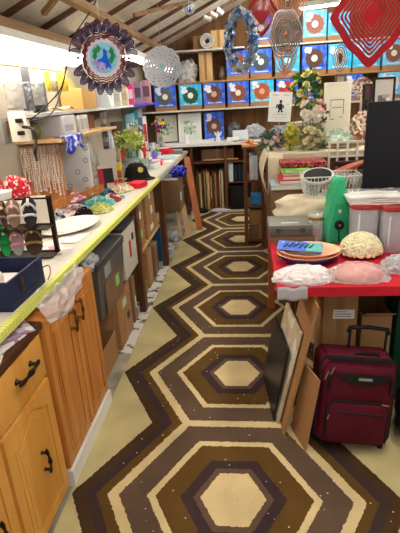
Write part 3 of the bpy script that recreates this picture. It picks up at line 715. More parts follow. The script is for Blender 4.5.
# two canisters with red lids
PLAST = mat('frosted_plastic', (206, 208, 216), .3, trans=.35, var=.04)
REDL = mat('brick_red_plastic', (160, 50, 48), .4, var=.06)
def canister(cx, Y, w, d, h, lab):
    t = thing('canister', lab, 'canister', (cx, Y, RT+.0005))
    mb = MB(); n = 28
    def sup(a, w_, d_):
        c_, s_ = math.cos(a), math.sin(a); k = (abs(c_)**4+abs(s_)**4)**-.25
        return (w_/2*c_*k, d_/2*s_*k)
    rings = []
    for q, sc in ((0, .84), (.02, .87), (.3, .92), (.75, .98), (.93, 1.0), (.935, .97), (.93, .96), (.04, .83)):
        rings.append(mb._v([sup(2*PI*k/n, w*sc, d*sc)+(h*q,) for k in range(n)]))
    mb.bm.faces.new(rings[0]); mb.bm.faces.new(rings[-1])
    for A_, B_ in zip(rings, rings[1:]):
        for k in range(n): mb.bm.faces.new((A_[k], A_[(k+1) % n], B_[(k+1) % n], B_[k]))
    mb.build('body', PLAST, t)
    mb = MB(); rings = []
    for q, sc in ((.90, 1.03), (.98, 1.04), (1.0, 1.0), (1.0, .7), (.985, .66)):
        rings.append(mb._v([sup(2*PI*k/n, w*sc, d*sc)+(h*q,) for k in range(n)]))
    mb.bm.faces.new(rings[-1])
    for A_, B_ in zip(rings, rings[1:]):
        for k in range(n): mb.bm.faces.new((A_[k], A_[(k+1) % n], B_[(k+1) % n], B_[k]))
    ld = mb.build('lid', REDL, t)
    MB().b2((-w*.16, -d*.56, h*.905), (w*.16, -d*.50, h*.96), bev=.003).build('spout_tab', REDL, ld)
    MB().b2((-w*.30, -d*.485, h*.15), (-w*.24, -d*.452, h*.80), bev=.003).build('side_rib', C_((226, 228, 232), .3), t)
    return t
cx, Y, w, h = spot(353, 381, 203, 252, RT); h *= .93
canister(cx+.005, Y+.10, w*1.04, .15, h, 'clear plastic canister with brick-red lid, left of two behind the popcorn mound'); can1h = h; cax = cx; caY = Y+.05
cx2, Y2, w2, h2 = spot(382, 410, 196, 256, RT); h2 = h
canister(cx2+.02, Y2+.11, w2*1.04, .15, h2, 'clear plastic canister with brick-red lid, right of two at the photo edge')
# packet of white papers lying over the canisters
t = thing('paper_packet', 'clear packet of folded white papers lying across the canister lids', 'packet', (cax+.065, caY+.07, RT+max(can1h, h2)+.003), (0, 0, -.05))
for k in range(4):
    mb = MB(); mb.grid(lambda u, v, k=k: ((u-.5)*.29-.006*k, (v-.5)*.17, .011*k+.003+.0025*math.sin(9*u+k*2)*math.cos(6*v+k)), 16, 6); mb.build('folded_sheet', PAPER, t, thick=.007)
mb = MB(); mb.grid(lambda u, v: ((u-.5)*.32, (v-.5)*.20, .052+.006*noise.noise(Vector((u*9, v*7, 2)))-.03*max(0, abs(v-.5)*2-.75)), 24, 12); mb.build('film', CLEAR, t)
# black panel
mb = MB(); mb.b2((0, 0, 0), (.56, .035, .752), bev=.008)
p = py(365, 103, 2.82)
tag(mb.build('charcoal_board', mat('charcoal_panel', (26, 28, 33), .7, var=.05), loc=(p.x+.02, 2.82, RT+.001)), 'large plain charcoal panel standing behind the canisters at the right edge', 'board')
# popcorn textured mound
cx, Y, w, h = spot(343, 385, 229, 259, RT)
rr = w/2
mb = MB(); mb.ell((0, 0, .02), (rr, rr*.85, h*.62), 3, 0, flat=0)
rn2 = random.Random(3)
for k in range(520):
    a = rn2.random()*2*PI; ph = math.acos(rn2.random()*.98)
    d_ = Vector((math.cos(a)*math.sin(ph)*rr, math.sin(a)*math.sin(ph)*rr*.85, math.cos(ph)*h*.62+.02))
    if d_.y > rr*.5: continue
    mb.ell(d_, (.0075+.004*rn2.random(),)*3, 1)
tag(mb.build('popcorn_mound', mat('cream_popcorn', (232, 226, 190), .7, var=.12, scale=60), loc=(cx, Y+rr*.55, RT+.0008)), 'cream popcorn-textured rounded cushion in the middle of the red table', 'cushion')
# wrapped shell shapes
def wrapped(xl, xr, yt, yb, col, lab, seed, push=0, grow=1.12, dens=CLEAR, hz=None):
    cx, Y, w, h = spot(xl, xr, yt, yb, RT); h = max(.03, h*.42) if hz is None else hz
    t = thing('wrapped_shell', lab, 'ornament', (cx, Y+w*.30+push, RT+.0008))
    mb = MB(); n = 60; rings = []
    for q, z in ((1, 0), (.98, .3), (.82, .62), (.55, .88), (.25, 1)):
        rings.append(mb._v([((w/2*.88)*q*(1+.06*q*math.cos(13*2*PI*k/n))*math.cos(2*PI*k/n), (w/2*.58)*q*(1+.06*q*math.cos(13*2*PI*k/n))*math.sin(2*PI*k/n), h*.85*z*(1+.05*math.cos(13*2*PI*k/n))+.004) for k in range(n)]))
    mb.bm.faces.new(rings[-1]); mb.bm.faces.new(rings[0])
    for A_, B_ in zip(rings, rings[1:]):
        for k in range(n): mb.bm.faces.new((A_[k], A_[(k+1) % n], B_[(k+1) % n], B_[k]))
    mb.build('shell', mat('shell_%d' % seed, col, .45, var=.16, scale=30, bump=.3), t)
    mb = MB(); mb.ell((0, 0, 0), (w/2*grow, w/2*.66, h*1.08), 4, .22, 16, seed, flat=.001); mb.build('plastic_wrap', dens, t, smooth=20)
    return t
wrapped(277, 335, 256, 286, (232, 214, 214), 'pinkish white scalloped ornament in clear wrap at the red table corner', 51)
wrapped(333, 392, 250, 284, (238, 170, 156), 'salmon pink scalloped ornament in clear wrap on the red table front', 52)
wrapped(386, 420, 240, 276, (186, 176, 180), 'greyish wrapped ornament at the right edge of the red table', 53, push=.02, dens=MILKY)
# skirt of clear plastic hanging at the corner
mb = MB(); mb.grid(lambda u, v: (.128+.135*u, 1.9215-.003*math.sin(14*u)-.004*v, RT+.003-.062*v+.004*math.sin(9*u)), 18, 4)
tag(mb.build('plastic_flap', MILKY, thick=.0006), 'flap of clear plastic hanging over the red table front corner', 'plastic sheet')
# oval trays and the blue blister card
cx, Y, w, h = spot(278, 341, 240, 266, RT)
def tray(z, w, d, m, lab, dx=0, dy=0):
    mb = MB(); mb.lathe([(0, 0), (w*.36, 0), (w*.40, .006), (w*.46, .024), (w*.5, .028), (w*.5, .031), (w*.455, .028), (w*.39, .010), (w*.35, .004), (0, .004)], 40, sy=d/w)
    tag(mb.build('oval_tray', m, loc=(cx+.006+dx, Y+.085+dy, RT+z)), lab, 'tray')
tray(.001, .31, .25, C_((60, 44, 150), .35), 'deep violet oval tray at the bottom of the tray pile')
tray(.018, .325, .26, C_((250, 184, 150), .4), 'lower peach oval tray resting in the violet one', 0, .0)
tray(.033, .31, .245, C_((252, 190, 156), .4), 'upper peach oval tray holding the blue card', .006, .004)
t = thing('blister_card', 'bright blue card pack with small tools lying tilted on the peach trays', 'card pack', (cx-.035, Y+.105, RT+.0715), (.10, .05, -.18))
MB().b2((-.115, -.06, -.001), (.115, .06, .001)).build('card', C_((36, 92, 200), .35), t)
MB().b2((.035, -.054, .0011), (.112, .054, .0018)).build('teal_print', C_((60, 170, 160), .35), t)
mb = MB()
for k in range(6): mb.tube([(-.08+.026*k, -.03+.006*(k % 3), .005), (-.065+.026*k, .018, .005)], .0028, 6); mb.ell((-.063+.026*k, .024, .005), (.006, .005, .003), 1)
mb.build('tool', C_((40, 50, 80), .3, .5), t)
mb = MB()
for k in range(4): mb.ell((-.09+.035*k, .035-.012*(k % 2), .003), (.006, .006, .002), 1)
mb.build('white_print', C_((226, 232, 240), .4), t)

# under the table
photo = [(322, 357, 289, 380, 2.10)]
cx, zz, w, h = spotY(323, 357, 289, 372, 2.12)
carton(cx-.003, 2.25, .008, w, .26, zz+h-.03, 'tall taped kraft carton with a white paper label under the red table', KR, face='y', sticker=(.10, .82, .105, .05, WL))
mb = MB()
lx, lz = cx-.003+w*.10, (zz+h-.03)*.82+.008
for j, L_ in enumerate((.05, .08, .07)):
    xx = 0
    while xx < L_: l = .006+.008*rnd.random(); mb.b2((lx-.042+xx, 2.1178, lz+.012-.013*j), (lx-.042+xx+l, 2.1183, lz+.016-.013*j)); xx += l+.004
o = mb.build('handwriting', C_((60, 60, 70), .6))
HAND = o
cx, zz, w, h = spotY(359, 390, 308, 372, 2.13)
carton(cx+.01, 2.29, .008, w*.96, .28, zz+h-.06, 'open kraft carton with its flap hanging forward under the red table', KR, face='y', flaps=-.55)
mb = MB(); mb.b2((.74, 2.14, .008), (1.0, 2.45, .60), bev=.01); tag(mb.build('crate', mat('dark_green_plastic', (16, 60, 42), .4)), 'dark green plastic crate under the right end of the red table', 'crate')
# soft black bag at the photo edge
crumple('black_bag', 'soft black bag standing right of the burgundy suitcase', 'bag', (.80, 1.86, .009), (.12, .11, .16), BLACK, 61, .3, 6)

# burgundy suitcase
BURG = mat('burgundy_canvas', (80, 9, 27), .8, var=.15, scale=90, bump=.15)
BURG2 = mat('burgundy_top', (92, 16, 38), .75, var=.15, scale=60, bump=.2)
p0 = pz(312, 443, 0); p1 = pz(386, 446, 0)
wS = p1.x-p0.x; hS = .42; dS = .20; wS *= 1.0
t = thing('suitcase', 'burgundy canvas suitcase with black trim and raised handle under the red table', 'suitcase', ((p0.x+p1.x)/2, 1.745, .040), (-.15, .09, .02))
def rrect(w, h, r, n=6, cx=0, cz=0):
    P = []
    for (sx, sz, a0) in ((1, -1, -PI/2), (1, 1, 0), (-1, 1, PI/2), (-1, -1, PI)):
        for k in range(n+1):
            a = a0+PI/2*k/n; P.append((cx+sx*(w/2-r)+r*math.cos(a), cz+sz*(h/2-r)+r*math.sin(a)))
    return P
def padded(poly_fn, y0, y1, bev, m, name, par):
    mb = MB(); rings = []
    for y, s_ in ((y1, 0), (y0+bev, 0), (y0+bev*.4, bev*.3), (y0, bev)):
        rings.append(mb._v([(x, y, z) for x, z in poly_fn(s_)]))
    n = len(rings[0]); mb.bm.faces.new(rings[0]); mb.bm.faces.new(rings[-1])
    for A_, B_ in zip(rings, rings[1:]):
        for k in range(n): mb.bm.faces.new((A_[k], A_[(k+1) % n], B_[(k+1) % n], B_[k]))
    return mb.build(name, m, par)
padded(lambda s_: rrect(wS-2*s_, hS-2*s_, .04, cz=hS/2), .04, dS, .012, BURG2, 'body', t)
padded(lambda s_: rrect(wS-.02-2*s_, hS-.03-2*s_, .045, cz=hS/2-.012), .0, .045, .02, BURG, 'front_cover', t)
def piping(poly, y, r, m, name):
    MB().tube([(x, y, z) for x, z in poly], r, 6, closed=True).build(name, m, t)
piping(rrect(wS+.002, hS, .042, cz=hS/2), .046, .006, BLACK, 'zip_track')
padded(lambda s_: rrect(wS*.80-2*s_, hS*.50-2*s_, .04, cz=hS*.30), -.026, .005, .016, BURG, 'pocket', t)
pz_ = [(wS*.40, hS*.10), (wS*.40, hS*.46), (wS*.34, hS*.55), (-wS*.30, hS*.56), (-wS*.39, hS*.50), (-wS*.40, hS*.12)]
MB().tube([(x, -.016, z) for x, z in pz_], .0055, 6).build('pocket_zip', BLACK, t)
MB().tube([(-wS*.26, -.027, hS*.44), (wS*.34, -.027, hS*.425)], .004, 6).build('slot_zip', BLACK, t)
# dark half-moon badge panel at the top
mb = MB(); P = [(-wS*.32+wS*.72*k/16, hS*.855-.0) for k in range(17)] + [(-wS*.32+wS*.72*(16-k)/16, hS*.855-hS*.115*math.sin(PI*(16-k)/16)**.6) for k in range(17)][1:-1]
mb.prism(P[::-1], .008, TR((0, -.007, 0))); bd = mb.build('badge_panel', BLACK, t)
mb = MB(); mb.b2((-.012, -.0105, hS*.795), (.052, -.0072, hS*.83), bev=.0012); bq = mb.build('badge', C_((120, 116, 112), .3, .7), bd)
mb = MB()
for k in range(8): mb.b2((-.008+k*.0072, -.0113, hS*.803), (-.0035+k*.0072, -.0106, hS*.822))
mb.build('badge_letters', C_((200, 196, 190), .3, .6), bq)
for xz in ((-wS*.40, hS*.86, .035), (-wS*.47, hS*.80, .04), (-wS*.385, hS*.34, .035), (-wS*.28, hS*.40, .03), (wS*.30, hS*.55, -.03)):
    MB().tube([(xz[0], -.02, xz[1]), (xz[0]+(.012 if xz[2] > 0 else .03), -.022, xz[1]+(xz[2] if xz[2] > 0 else -.004))], .0035, 6).build('zip_pull', C_((170, 150, 140), .3, .7), t)
for xz in ((-wS*.395, hS*.74), (wS*.40, hS*.74)):
    MB().tube([(xz[0], -.006, hS*.66), (xz[0], -.006, hS*.80), (xz[0]*.86, -.006, hS*.875)], .006, 6).build('cover_zip', BLACK, t)
mb = MB(); mb.grid(lambda u, v: ((u-.5)*wS*.84, .045+v*.14, hS+.001+.012*math.sin(PI*v)*(.7+.5*noise.noise(Vector((u*5, v*3, 4))))), 16, 6); mb.build('top_flap', BURG2, t, thick=.003)
MB().b2((-wS*.40, .030, hS-.012), (wS*.42, .062, hS+.003), bev=.003).build('dark_opening', BLACK, t)
MB().tube([(-.02, .07, hS), (.0, .072, hS+.016), (.08, .072, hS+.018), (.10, .07, hS)], .006, 8).build('top_handle', BLACK, t)
hx = wS*.5; hp = py(340, 329, 2.0)
for s_ in (-.085, .085): MB().tube([(s_+.06, .155, hS-.02), (s_+.06, .155, hS+.10)], .0065, 8).build('handle_tube', C_((40, 40, 44), .3, .5), t)
mb = MB(); mb.tube([(-.035, .155, hS+.085), (-.028, .153, hS+.108), (.06, .15, hS+.116), (.148, .153, hS+.108), (.155, .155, hS+.085)], .0105, 10); mb.build('grip', BLACK, t)
for s_ in (-1, 1):
    MB().cyl((s_*wS*.40-.012, dS-.02, .006), (s_*wS*.40+.012, dS-.02, .006), .024).build('wheel', BLACK, t)
    MB().cyl((s_*wS*.40, .03, -.012), (s_*wS*.40, .03, .002), .012).build('foot', BLACK, t)

# boards leaning against the table, seen nearly edge-on
def panel(q0, q1, tn, th, m, lab, name='leaning_panel', lift=.008):
    """q0, q1: photo points of its near and far bottom corners on the floor, tn: photo point of its near top corner"""
    a = pz(*q0, lift); bq_ = pz(*q1, lift); top = py(*tn, a.y+.02)-a
    return leaner(name, a, bq_, top, th, m, lab, 'board')
panel((273, 420), (263, 376), (287, 352), .008, mat('black_frame_board', (30, 29, 33), .35, var=.15), 'black framed panel, leaning leftmost of the boards at the red table')
panel((277, 424), (267, 384), (300, 333), .012, voro('marbled_board', [(222, 214, 194), (206, 194, 168), (232, 226, 210), (196, 178, 144)], 14, .5, bump=.05), 'cream marbled board leaning behind the black framed panel')
panel((283, 436), (276, 394), (317, 307), .010, KR, 'tall brown cardboard sheet leaning between the cream board and the short sheet')
panel((305, 451), (291, 428), (319, 381), .008, KR, 'short brown cardboard sheet leaning nearest the burgundy suitcase')
# label handwriting belongs to the tall carton
for q in bpy.data.objects:
    if q.get('label', '').startswith('tall taped kraft carton'):
        HAND.parent = q; HAND.matrix_parent_inverse = Matrix.Translation(-q.location)

# ================================================================== second table with the flower display
T2 = .77
t = thing('trestle_table', 'dark wooden table behind the red table carrying the flower display', 'table', (0, 0, 0))
MB().b2((.15, 2.99, T2-.03), (1.7, 4.88, T2)).build('top', STUD, t)
for xx in (.175, 1.6):
    for yy in (3.31, 4.8): MB().b2((xx-.025, yy-.03, .008), (xx+.025, yy+.03, T2-.031)).build('leg', RB if yy < 4 else STUD, t)
RZT = 1.165
t = thing('display_riser', 'raised display block draped in cream cloth on the dark table', 'riser', (0, 0, T2+.001))
MB().b2((.20, 3.60, 0), (1.65, 4.80, RZT-T2-.012)).build('block', STUD, t)
mb = MB(); mb.b2((.17, 3.58, RZT-T2-.011), (1.68, 4.83, RZT-T2-.001)); mb.b2((.165, 3.58, RZT-T2-.05), (.17, 4.83, RZT-T2-.001)); mb.b2((.17, 3.575, RZT-T2-.04), (1.68, 3.58, RZT-T2-.001)); mb.build('cloth', CLOTHC, t)
mb = MB(); mb.grid(lambda u, v: (.165-.005-.05*math.sin(PI*v)*(.7+.3*u), 3.53+.5*u, .09+(RZT-T2-.09)*(1-v)+.01*math.sin(8*u)), 10, 10); mb.build('hanging_corner', CLOTHC, t, thick=.004)
mb = MB(); mb.grid(lambda u, v: (.16+.11*u, 3.535-.03*math.sin(PI*v)+.02*math.sin(PI*u*2)*v, .09+(RZT-T2-.09)*(1-v)), 10, 10); mb.build('hanging_corner', CLOTHC, t, thick=.004)
PATT = voro('red_patterned', [(120, 30, 40), (160, 60, 60), (90, 20, 30), (190, 120, 110)], 80, .8, bump=.2)
# stack before the riser
carton(.29, 3.30, T2+.001, .23, .26, .20, 'kraft carton under the pile of books before the flower display', KR2, face='y', tape=False)
def bk(cx, Y, z, w, d, th, c_, lab, rz=0, name='book', page=(226, 220, 204)):
    t = thing(name, lab, 'book', (cx, Y, z), (0, 0, rz))
    mb = MB(); mb.b2((-w/2, -d/2, 0), (w/2, d/2, .003)); mb.b2((-w/2, -d/2, th-.003), (w/2, d/2, th)); mb.b2((-w/2, -d/2, .003), (-w/2+.003, d/2, th-.003)); mb.build('cover', C_(c_, .5), t)
    MB().b2((-w/2+.003, -d/2+.004, .003), (w/2-.004, d/2-.004, th-.003)).build('pages', C_(page, .8), t)
    return t
z = T2+.2015
bk(.285, 3.29, z, .24, .27, .032, (150, 164, 178), 'grey-blue covered book with white pages at the bottom of the book pile')
z += .0325
bk(.335, 3.32, z, .22, .26, .026, (196, 40, 52), 'bright red book second from the bottom of the book pile')
z += .0265
bk(.345, 3.33, z, .20, .25, .026, (176, 44, 56), 'darker red book in the middle of the book pile')
z += .0265
bk(.35, 3.34, z, .20, .24, .022, (196, 178, 130), 'tan book under the green one in the book pile')
z += .0225
bk(.34, 3.33, z, .17, .24, .018, (120, 200, 60), 'lime green book near the top of the book pile', .05)
z += .0185
mb = MB(); mb.b2((-.16, -.12, 0), (.16, .12, .038), bev=.012); tag(mb.build('folded_cloth', PATT, loc=(.40, 3.40, z)), 'folded dark red patterned cloth on top of the book pile', 'cloth')
# cream cloth bundle with the wire basket on it
mb = MB(); mb.ell((0, 0, .1), (.29, .15, .15), 4, .22, 9, 71, flat=-.0995)
for v in mb.bm.verts:
    if v.co.z > .196: v.co.z = .196
tag(mb.build('cloth_bundle', CLOTHC, loc=(.47, 2.95, T2+.002) , smooth=60), 'plump cream cloth bundle under the wire basket behind the glass jar', 'bundle')
BKZ = T2+.2
t = thing('wire_basket', 'white wire basket full of odds and ends behind the green case', 'basket', (.53, 3.00, BKZ))
WW = C_((226, 222, 216), .4)
bw, bd_, bh = .36, .22, .125
mb = MB(); mb.tube([(-bw/2, -bd_/2, bh), (bw/2, -bd_/2, bh), (bw/2, bd_/2, bh), (-bw/2, bd_/2, bh)], .0045, 6, closed=True); mb.build('rim', WW, t)
mb = MB(); mb.tube([(-bw*.44, -bd_*.42, .004), (bw*.44, -bd_*.42, .004), (bw*.44, bd_*.42, .004), (-bw*.44, bd_*.42, .004)], .003, 6, closed=True); mb.build('base_ring', WW, t)
mb = MB()
for k in range(17):
    u = -1+2*k/16
    for s_ in (-1, 1): mb.tube([(u*bw/2, s_*bd_/2, bh), (u*bw*.44, s_*bd_*.42, .004)], .002, 5)
for k in range(9):
    u = -1+2*k/8
    mb.tube([(-bw/2, u*bd_/2, bh), (-bw*.44, u*bd_*.42, .004), (bw*.44, u*bd_*.42, .004), (bw/2, u*bd_/2, bh)], .002, 5)
mb.build('wires', WW, t)
# contents of the basket
t = thing('slipper', 'white shoe with a black inside lying across the basket rim', 'shoe', (.44, 2.96, BKZ+.105), (.85, -.06, .1))
mb = MB(); mb.lathe([(0, 0), (.04, 0), (.058, .02), (.056, .045), (.05, .045), (.048, .02), (0, .012)], 20, sx=1.8); mb.build('upper', C_((222, 226, 226), .5), t)
mb = MB(); mb.lathe([(0, .013), (.047, .021), (.0495, .0445), (0, .042)], 20, sx=1.78); mb.build('lining', BLACK, t)
for i, (dx, dy, c_, lab) in enumerate(((.60-.53, .0, None, 'clear glass goblet standing in the wire basket'), (.67-.53, -.04, None, 'second clear glass goblet by the right end of the wire basket'), (.42-.53, -.06, None, 'clear glass bowl at the left end of the wire basket'))):
    mb = MB()
    if i < 2: mb.lathe([(0, 0), (.03, .002), (.006, .01), (.006, .05), (.03, .075), (.036, .12), (.033, .12), (.027, .078), (0, .06)], 18)
    else: mb.lathe([(0, 0), (.025, .0), (.045, .03), (.05, .06), (.047, .06), (.042, .03), (0, .006)], 18)
    tag(mb.build('goblet' if i < 2 else 'glass_bowl', GLASS, loc=(.53+dx, 3.0+dy, BKZ+.007)), lab, 'glass')
for i, (dx, dy, c_, lab) in enumerate(((-.09, .02, (70, 50, 44), 'dark brown wooden trinket box inside the wire basket'), (.02, -.06, (150, 120, 90), 'tan trinket box inside the front of the wire basket'))):
    mb = MB(); mb.b2((-.04, -.025, 0), (.04, .025, .05), bev=.004); tag(mb.build('trinket_box', C_(c_, .5), loc=(.53+dx, 3.0+dy, BKZ+.007)), lab, 'box')
# support carton, terracotta cushion, miniature bench
carton(.80, 3.36, T2+.001, .46, .36, .26, 'plain carton behind the wire basket holding the terracotta cushion', KR2, face='y', tape=False)
mb = MB(); mb.grid(lambda u, v: ((u-.5)*.30, (v-.5)*.16, .005+.03*math.sin(PI*u)+.12*u**1.5*(1-.3*v)+.01*math.sin(7*v)), 16, 10)
tag(mb.build('leather_sheet', mat('terracotta_leather', (176, 98, 74), .55, var=.2, scale=12), loc=(.74, 3.30, T2+.262), thick=.02), 'terracotta coloured leather piece sloping up behind the wire basket', 'leather')
mb = MB(); mb.ell((0, 0, .05), (.05, .05, .055), 3, .25, 9, 9, flat=-.049); tag(mb.build('dark_pouch', C_((84, 40, 38), .7), loc=(.92, 3.34, T2+.262)), 'dark maroon pouch beside the terracotta leather piece', 'pouch')
t = thing('miniature_bench', 'white painted miniature bench with a maroon shelf behind the wire basket', 'bench', (.735, 3.50, T2+.262))
for xx in (-.13, -.07, .0, .07, .13): MB().b2((xx-.007, -.01, .0), (xx+.007, .01, .20)).build('slat', WHITE, t)
MB().b2((-.14, -.012, .20), (.14, .012, .215)).build('top_rail', WHITE, t)
MB().b2((-.14, -.012, .10), (.14, -.0105, .115)).build('mid_rail', WHITE, t)
MB().b2((-.10, -.07, .045), (.13, -.013, .075), bev=.004).build('maroon_shelf', C_((70, 24, 34), .5), t)

# ------------------------------------------------------------------ flowers
def leafmb(n, r, c0, ln, rn, up=.3):
    mb = MB()
    for k in range(n):
        d_ = Vector((rn.gauss(0, 1), rn.gauss(0, 1), rn.gauss(0, 1)+up)).normalized()
        p = Vector((d_.x*r[0], d_.y*r[1], d_.z*r[2]))*(.35+.65*rn.random()) + Vector(c0)
        a = (d_+Vector((rn.gauss(0, .5), rn.gauss(0, .5), rn.gauss(0, .5)))).normalized(); s_ = a.orthogonal().normalized(); s_ = Matrix.Rotation(rn.random()*6.28, 3, a) @ s_
        l = ln*(.7+.6*rn.random()); w_ = l*.28; nn = a.cross(s_)*l*.12
        v = [mb.bm.verts.new((q.x, q.y, max(q.z, .004+.002*(k % 5)))) for q in (p, p+a*l*.5+s_*w_+nn, p+a*l, p+a*l*.5-s_*w_+nn)]
        mb.bm.faces.new((v[0], v[1], v[2])); mb.bm.faces.new((v[0], v[2], v[3]))
    return mb
def flowermb(r, rn, petals=9, layers=3, d_=Vector((0, -1, .5)), open_=1.0):
    mb = MB(); d_ = d_.normalized(); s_ = d_.orthogonal().normalized(); q = d_.cross(s_)
    for L_ in range(layers):
        for k in range(petals-2*L_):
            a = 2*PI*k/(petals-2*L_)+L_*.5+rn.random()*.2
            out = s_*math.cos(a)+q*math.sin(a); tl = (.25+.5*L_/max(1, layers-1))
            tip = out*r*(1-.28*L_)*open_+d_*r*tl*1.0; side = d_.cross(out)*r*.36
            b_ = d_*(-.1*r)
            v = [mb.bm.verts.new(x) for x in (b_, tip*.62+side+d_*r*.05, tip, tip*.62-side+d_*r*.05)]
            mb.bm.faces.new((v[0], v[1], v[2])); mb.bm.faces.new((v[0], v[2], v[3]))
    mb.ell(d_*r*.25, (r*.22,)*3, 1)
    return mb
def bouquet(name, lab, loc, r, leafm, nleaf, flowers, seed, ln=.05, stem=.0, vase=None, cat='flowers', group=None):
    """foliage, stems and one child per bloom; r = half size of the crown, stem = height of the crown's centre"""
    rn = random.Random(seed); t = thing(name, lab, cat, loc, (0, 0, 0), group)
    leafmb(nleaf, r, (0, 0, stem), ln, rn).build('foliage', leafm, t)
    mb = MB()
    for k in range(9): mb.tube([(rn.gauss(0, .008), rn.gauss(0, .008), .0), (rn.gauss(0, r[0]*.3), rn.gauss(0, r[1]*.3), stem+r[2]*.3)], .0025, 5)
    mb.build('stems', GREEN, t)
    if vase:
        vr, vh, vm = vase; MB().lathe([(0, .0005), (vr*.7, .0005), (vr, vh*.4), (vr*.75, vh*.85), (vr*.9, vh), (vr*.8, vh), (vr*.65, vh*.85), (0, vh*.5)], 20).build('vase', vm, t)
    for (c_, n, fr, pet) in flowers:
        for k in range(n):
            d_ = Vector((rn.gauss(0, 1), -abs(rn.gauss(0, 1))-.2, rn.gauss(.35, .9))).normalized()
            o = flowermb(fr*(.8+.4*rn.random()), rn, pet, 3, d_).build('flower', C_(c_, .6, var=.15), t, loc=(d_.x*r[0]*.95, d_.y*r[1]*.95, max(stem+d_.z*r[2]*.95, fr*1.25)))
    return t
def fl(xl, xr, yt, yb, Y, z):
    cx, zz, w, h = spotY(xl, xr, yt, yb, Y); return cx, zz+h/2-z, w/2, h/2
Yf = 3.95
cx, st, a, hh = fl(292, 322, 70, 112, 4.05, RZT)
bouquet('rose_bouquet', 'bouquet of pale yellow roses standing behind the white notice', (cx, 4.05, RZT+.0005), (a, .10, hh), GREEN, 150, [((226, 220, 140), 11, .035, 10), ((238, 190, 90), 3, .03, 10)], 1, .06, st)
cx, st, a, hh = fl(300, 325, 100, 130, 3.85, RZT)
bouquet('lily_bouquet', 'bunch of white and blush lilies right of the yellow roses', (cx, 3.85, RZT+.0005), (a, .09, hh), SAGE, 60, [((232, 226, 214), 9, .045, 6), ((226, 190, 180), 4, .04, 6)], 2, .05, st)
cx, st, a, hh = fl(317, 326, 106, 122, 3.9, RZT)
bouquet('red_flowers', 'small cluster of deep red flowers beside the white panel frame', (cx, 3.90, RZT+.0005), (a, .05, hh), GREEN, 30, [((170, 20, 40), 6, .028, 9)], 3, .04, st)
cx, st, a, hh = fl(283, 298, 124, 152, 3.75, RZT)
bouquet('yellow_bouquet', 'bunch of mustard yellow-green blossoms below the tan box', (cx, 3.75, RZT+.0005), (a, .07, max(hh, .05)), LIME, 120, [((206, 196, 80), 14, .022, 8), ((190, 176, 60), 5, .02, 8)], 4, .035, max(st, .05))
cx, st, a, hh = fl(297, 326, 126, 154, 3.72, RZT)
bouquet('cream_bouquet', 'wide bunch of cream and buff hydrangeas left of the miniature bench', (cx, 3.72, RZT+.0005), (a, .08, max(hh, .06)), SAGE, 160, [((216, 206, 170), 16, .028, 9), ((196, 180, 136), 6, .025, 8)], 5, .04, max(st, .06))
cx, st, a, hh = fl(259, 284, 133, 153, 3.8, RZT)
bouquet('mixed_wreath', 'sage green spray with pink and white blooms at the left end of the display', (cx, 3.80, RZT+.0005), (a, .09, max(hh, .05)), mat('deep_sage', (84, 100, 84), .7, var=.35, scale=40), 190, [((226, 214, 206), 5, .024, 8), ((214, 150, 150), 3, .022, 8)], 6, .045, max(st, .05))
# blue-grey tulle behind it
crumple('tulle', 'pale blue-grey heap of tulle behind the sage green spray', 'tulle', (.33, 4.25, RZT+.001), (.14, .12, .08), film('tulle', (178, 190, 210), .45, .5), 81, .6, 12)
# little tan box and camera-like holder on the riser
carton(.46, 4.10, RZT+.001, .13, .10, .16, 'small tan box under the white plastic holder on the display', mat('tan_box', (168, 124, 78), .6), face='y', tape=False)
mb = MB(); mb.b2((-.09, -.05, 0), (.09, .05, .035), bev=.012); tag(mb.build('holder', C_((226, 220, 206), .4), loc=(.48, 4.10, RZT+.1625), rot=(0, -.02, .2)), 'cream plastic holder lying on the small tan box', 'holder')
# white notice on a thin wire stand
cx, zz, w, h = spotY(266, 289, 92, 122, 3.98)
t = thing('notice_sign', 'white notice sheet with a small black figure drawing, upright on a wire stand', 'sign', (cx, 4.0, RZT+.0005), (0, .07, 0))
zb = zz-RZT
MB().b2((-w/2, -.001, zb), (w/2, .001, zb+h)).build('sheet', C_((244, 244, 242), .6, var=.02), t)
mb = MB(); mb.tube([(0, .004, .004), (0, .004, zb+h*.5)], .003, 6); mb.tube([(-.06, .03, .003), (0, .004, .004), (.06, .03, .003)], .003, 6); mb.build('wire_stand', STEEL, t)
INK = C_((40, 40, 44), .6)
mb = MB()
def bl(pts, tk=.0012): mb.prism([(w*(x-.5), zb+h*(1-y)) for x, y in pts], tk, TR((0, -.0026, 0)))
bl([(.46, .28), (.54, .26), (.58, .32), (.54, .38), (.47, .37)]); bl([(.44, .39), (.56, .38), (.62, .55), (.55, .60), (.46, .60), (.38, .52)]); bl([(.44, .59), (.50, .59), (.48, .68), (.40, .69)]); bl([(.52, .59), (.58, .58), (.64, .66), (.56, .69)]); bl([(.36, .40), (.42, .42), (.34, .54), (.30, .52)]); bl([(.60, .40), (.68, .50), (.66, .55), (.58, .46)])
mb.build('figure_drawing', INK, t)
mb = MB()
for (x, y, L_, tk) in ((.14, .10, .26, .02), (.62, .10, .2, .02), (.12, .52, .10, .012), (.74, .40, .12, .012), (.22, .74, .58, .014), (.12, .84, .7, .01), (.30, .90, .4, .008)):
    xx = x
    while xx < x+L_: l = .03+.04*rnd.random(); bl([(xx, y), (xx+l, y), (xx+l, y+tk), (xx, y+tk)], .0011); xx += l+.018
mb.build('small_print', C_((150, 150, 156), .6), t)
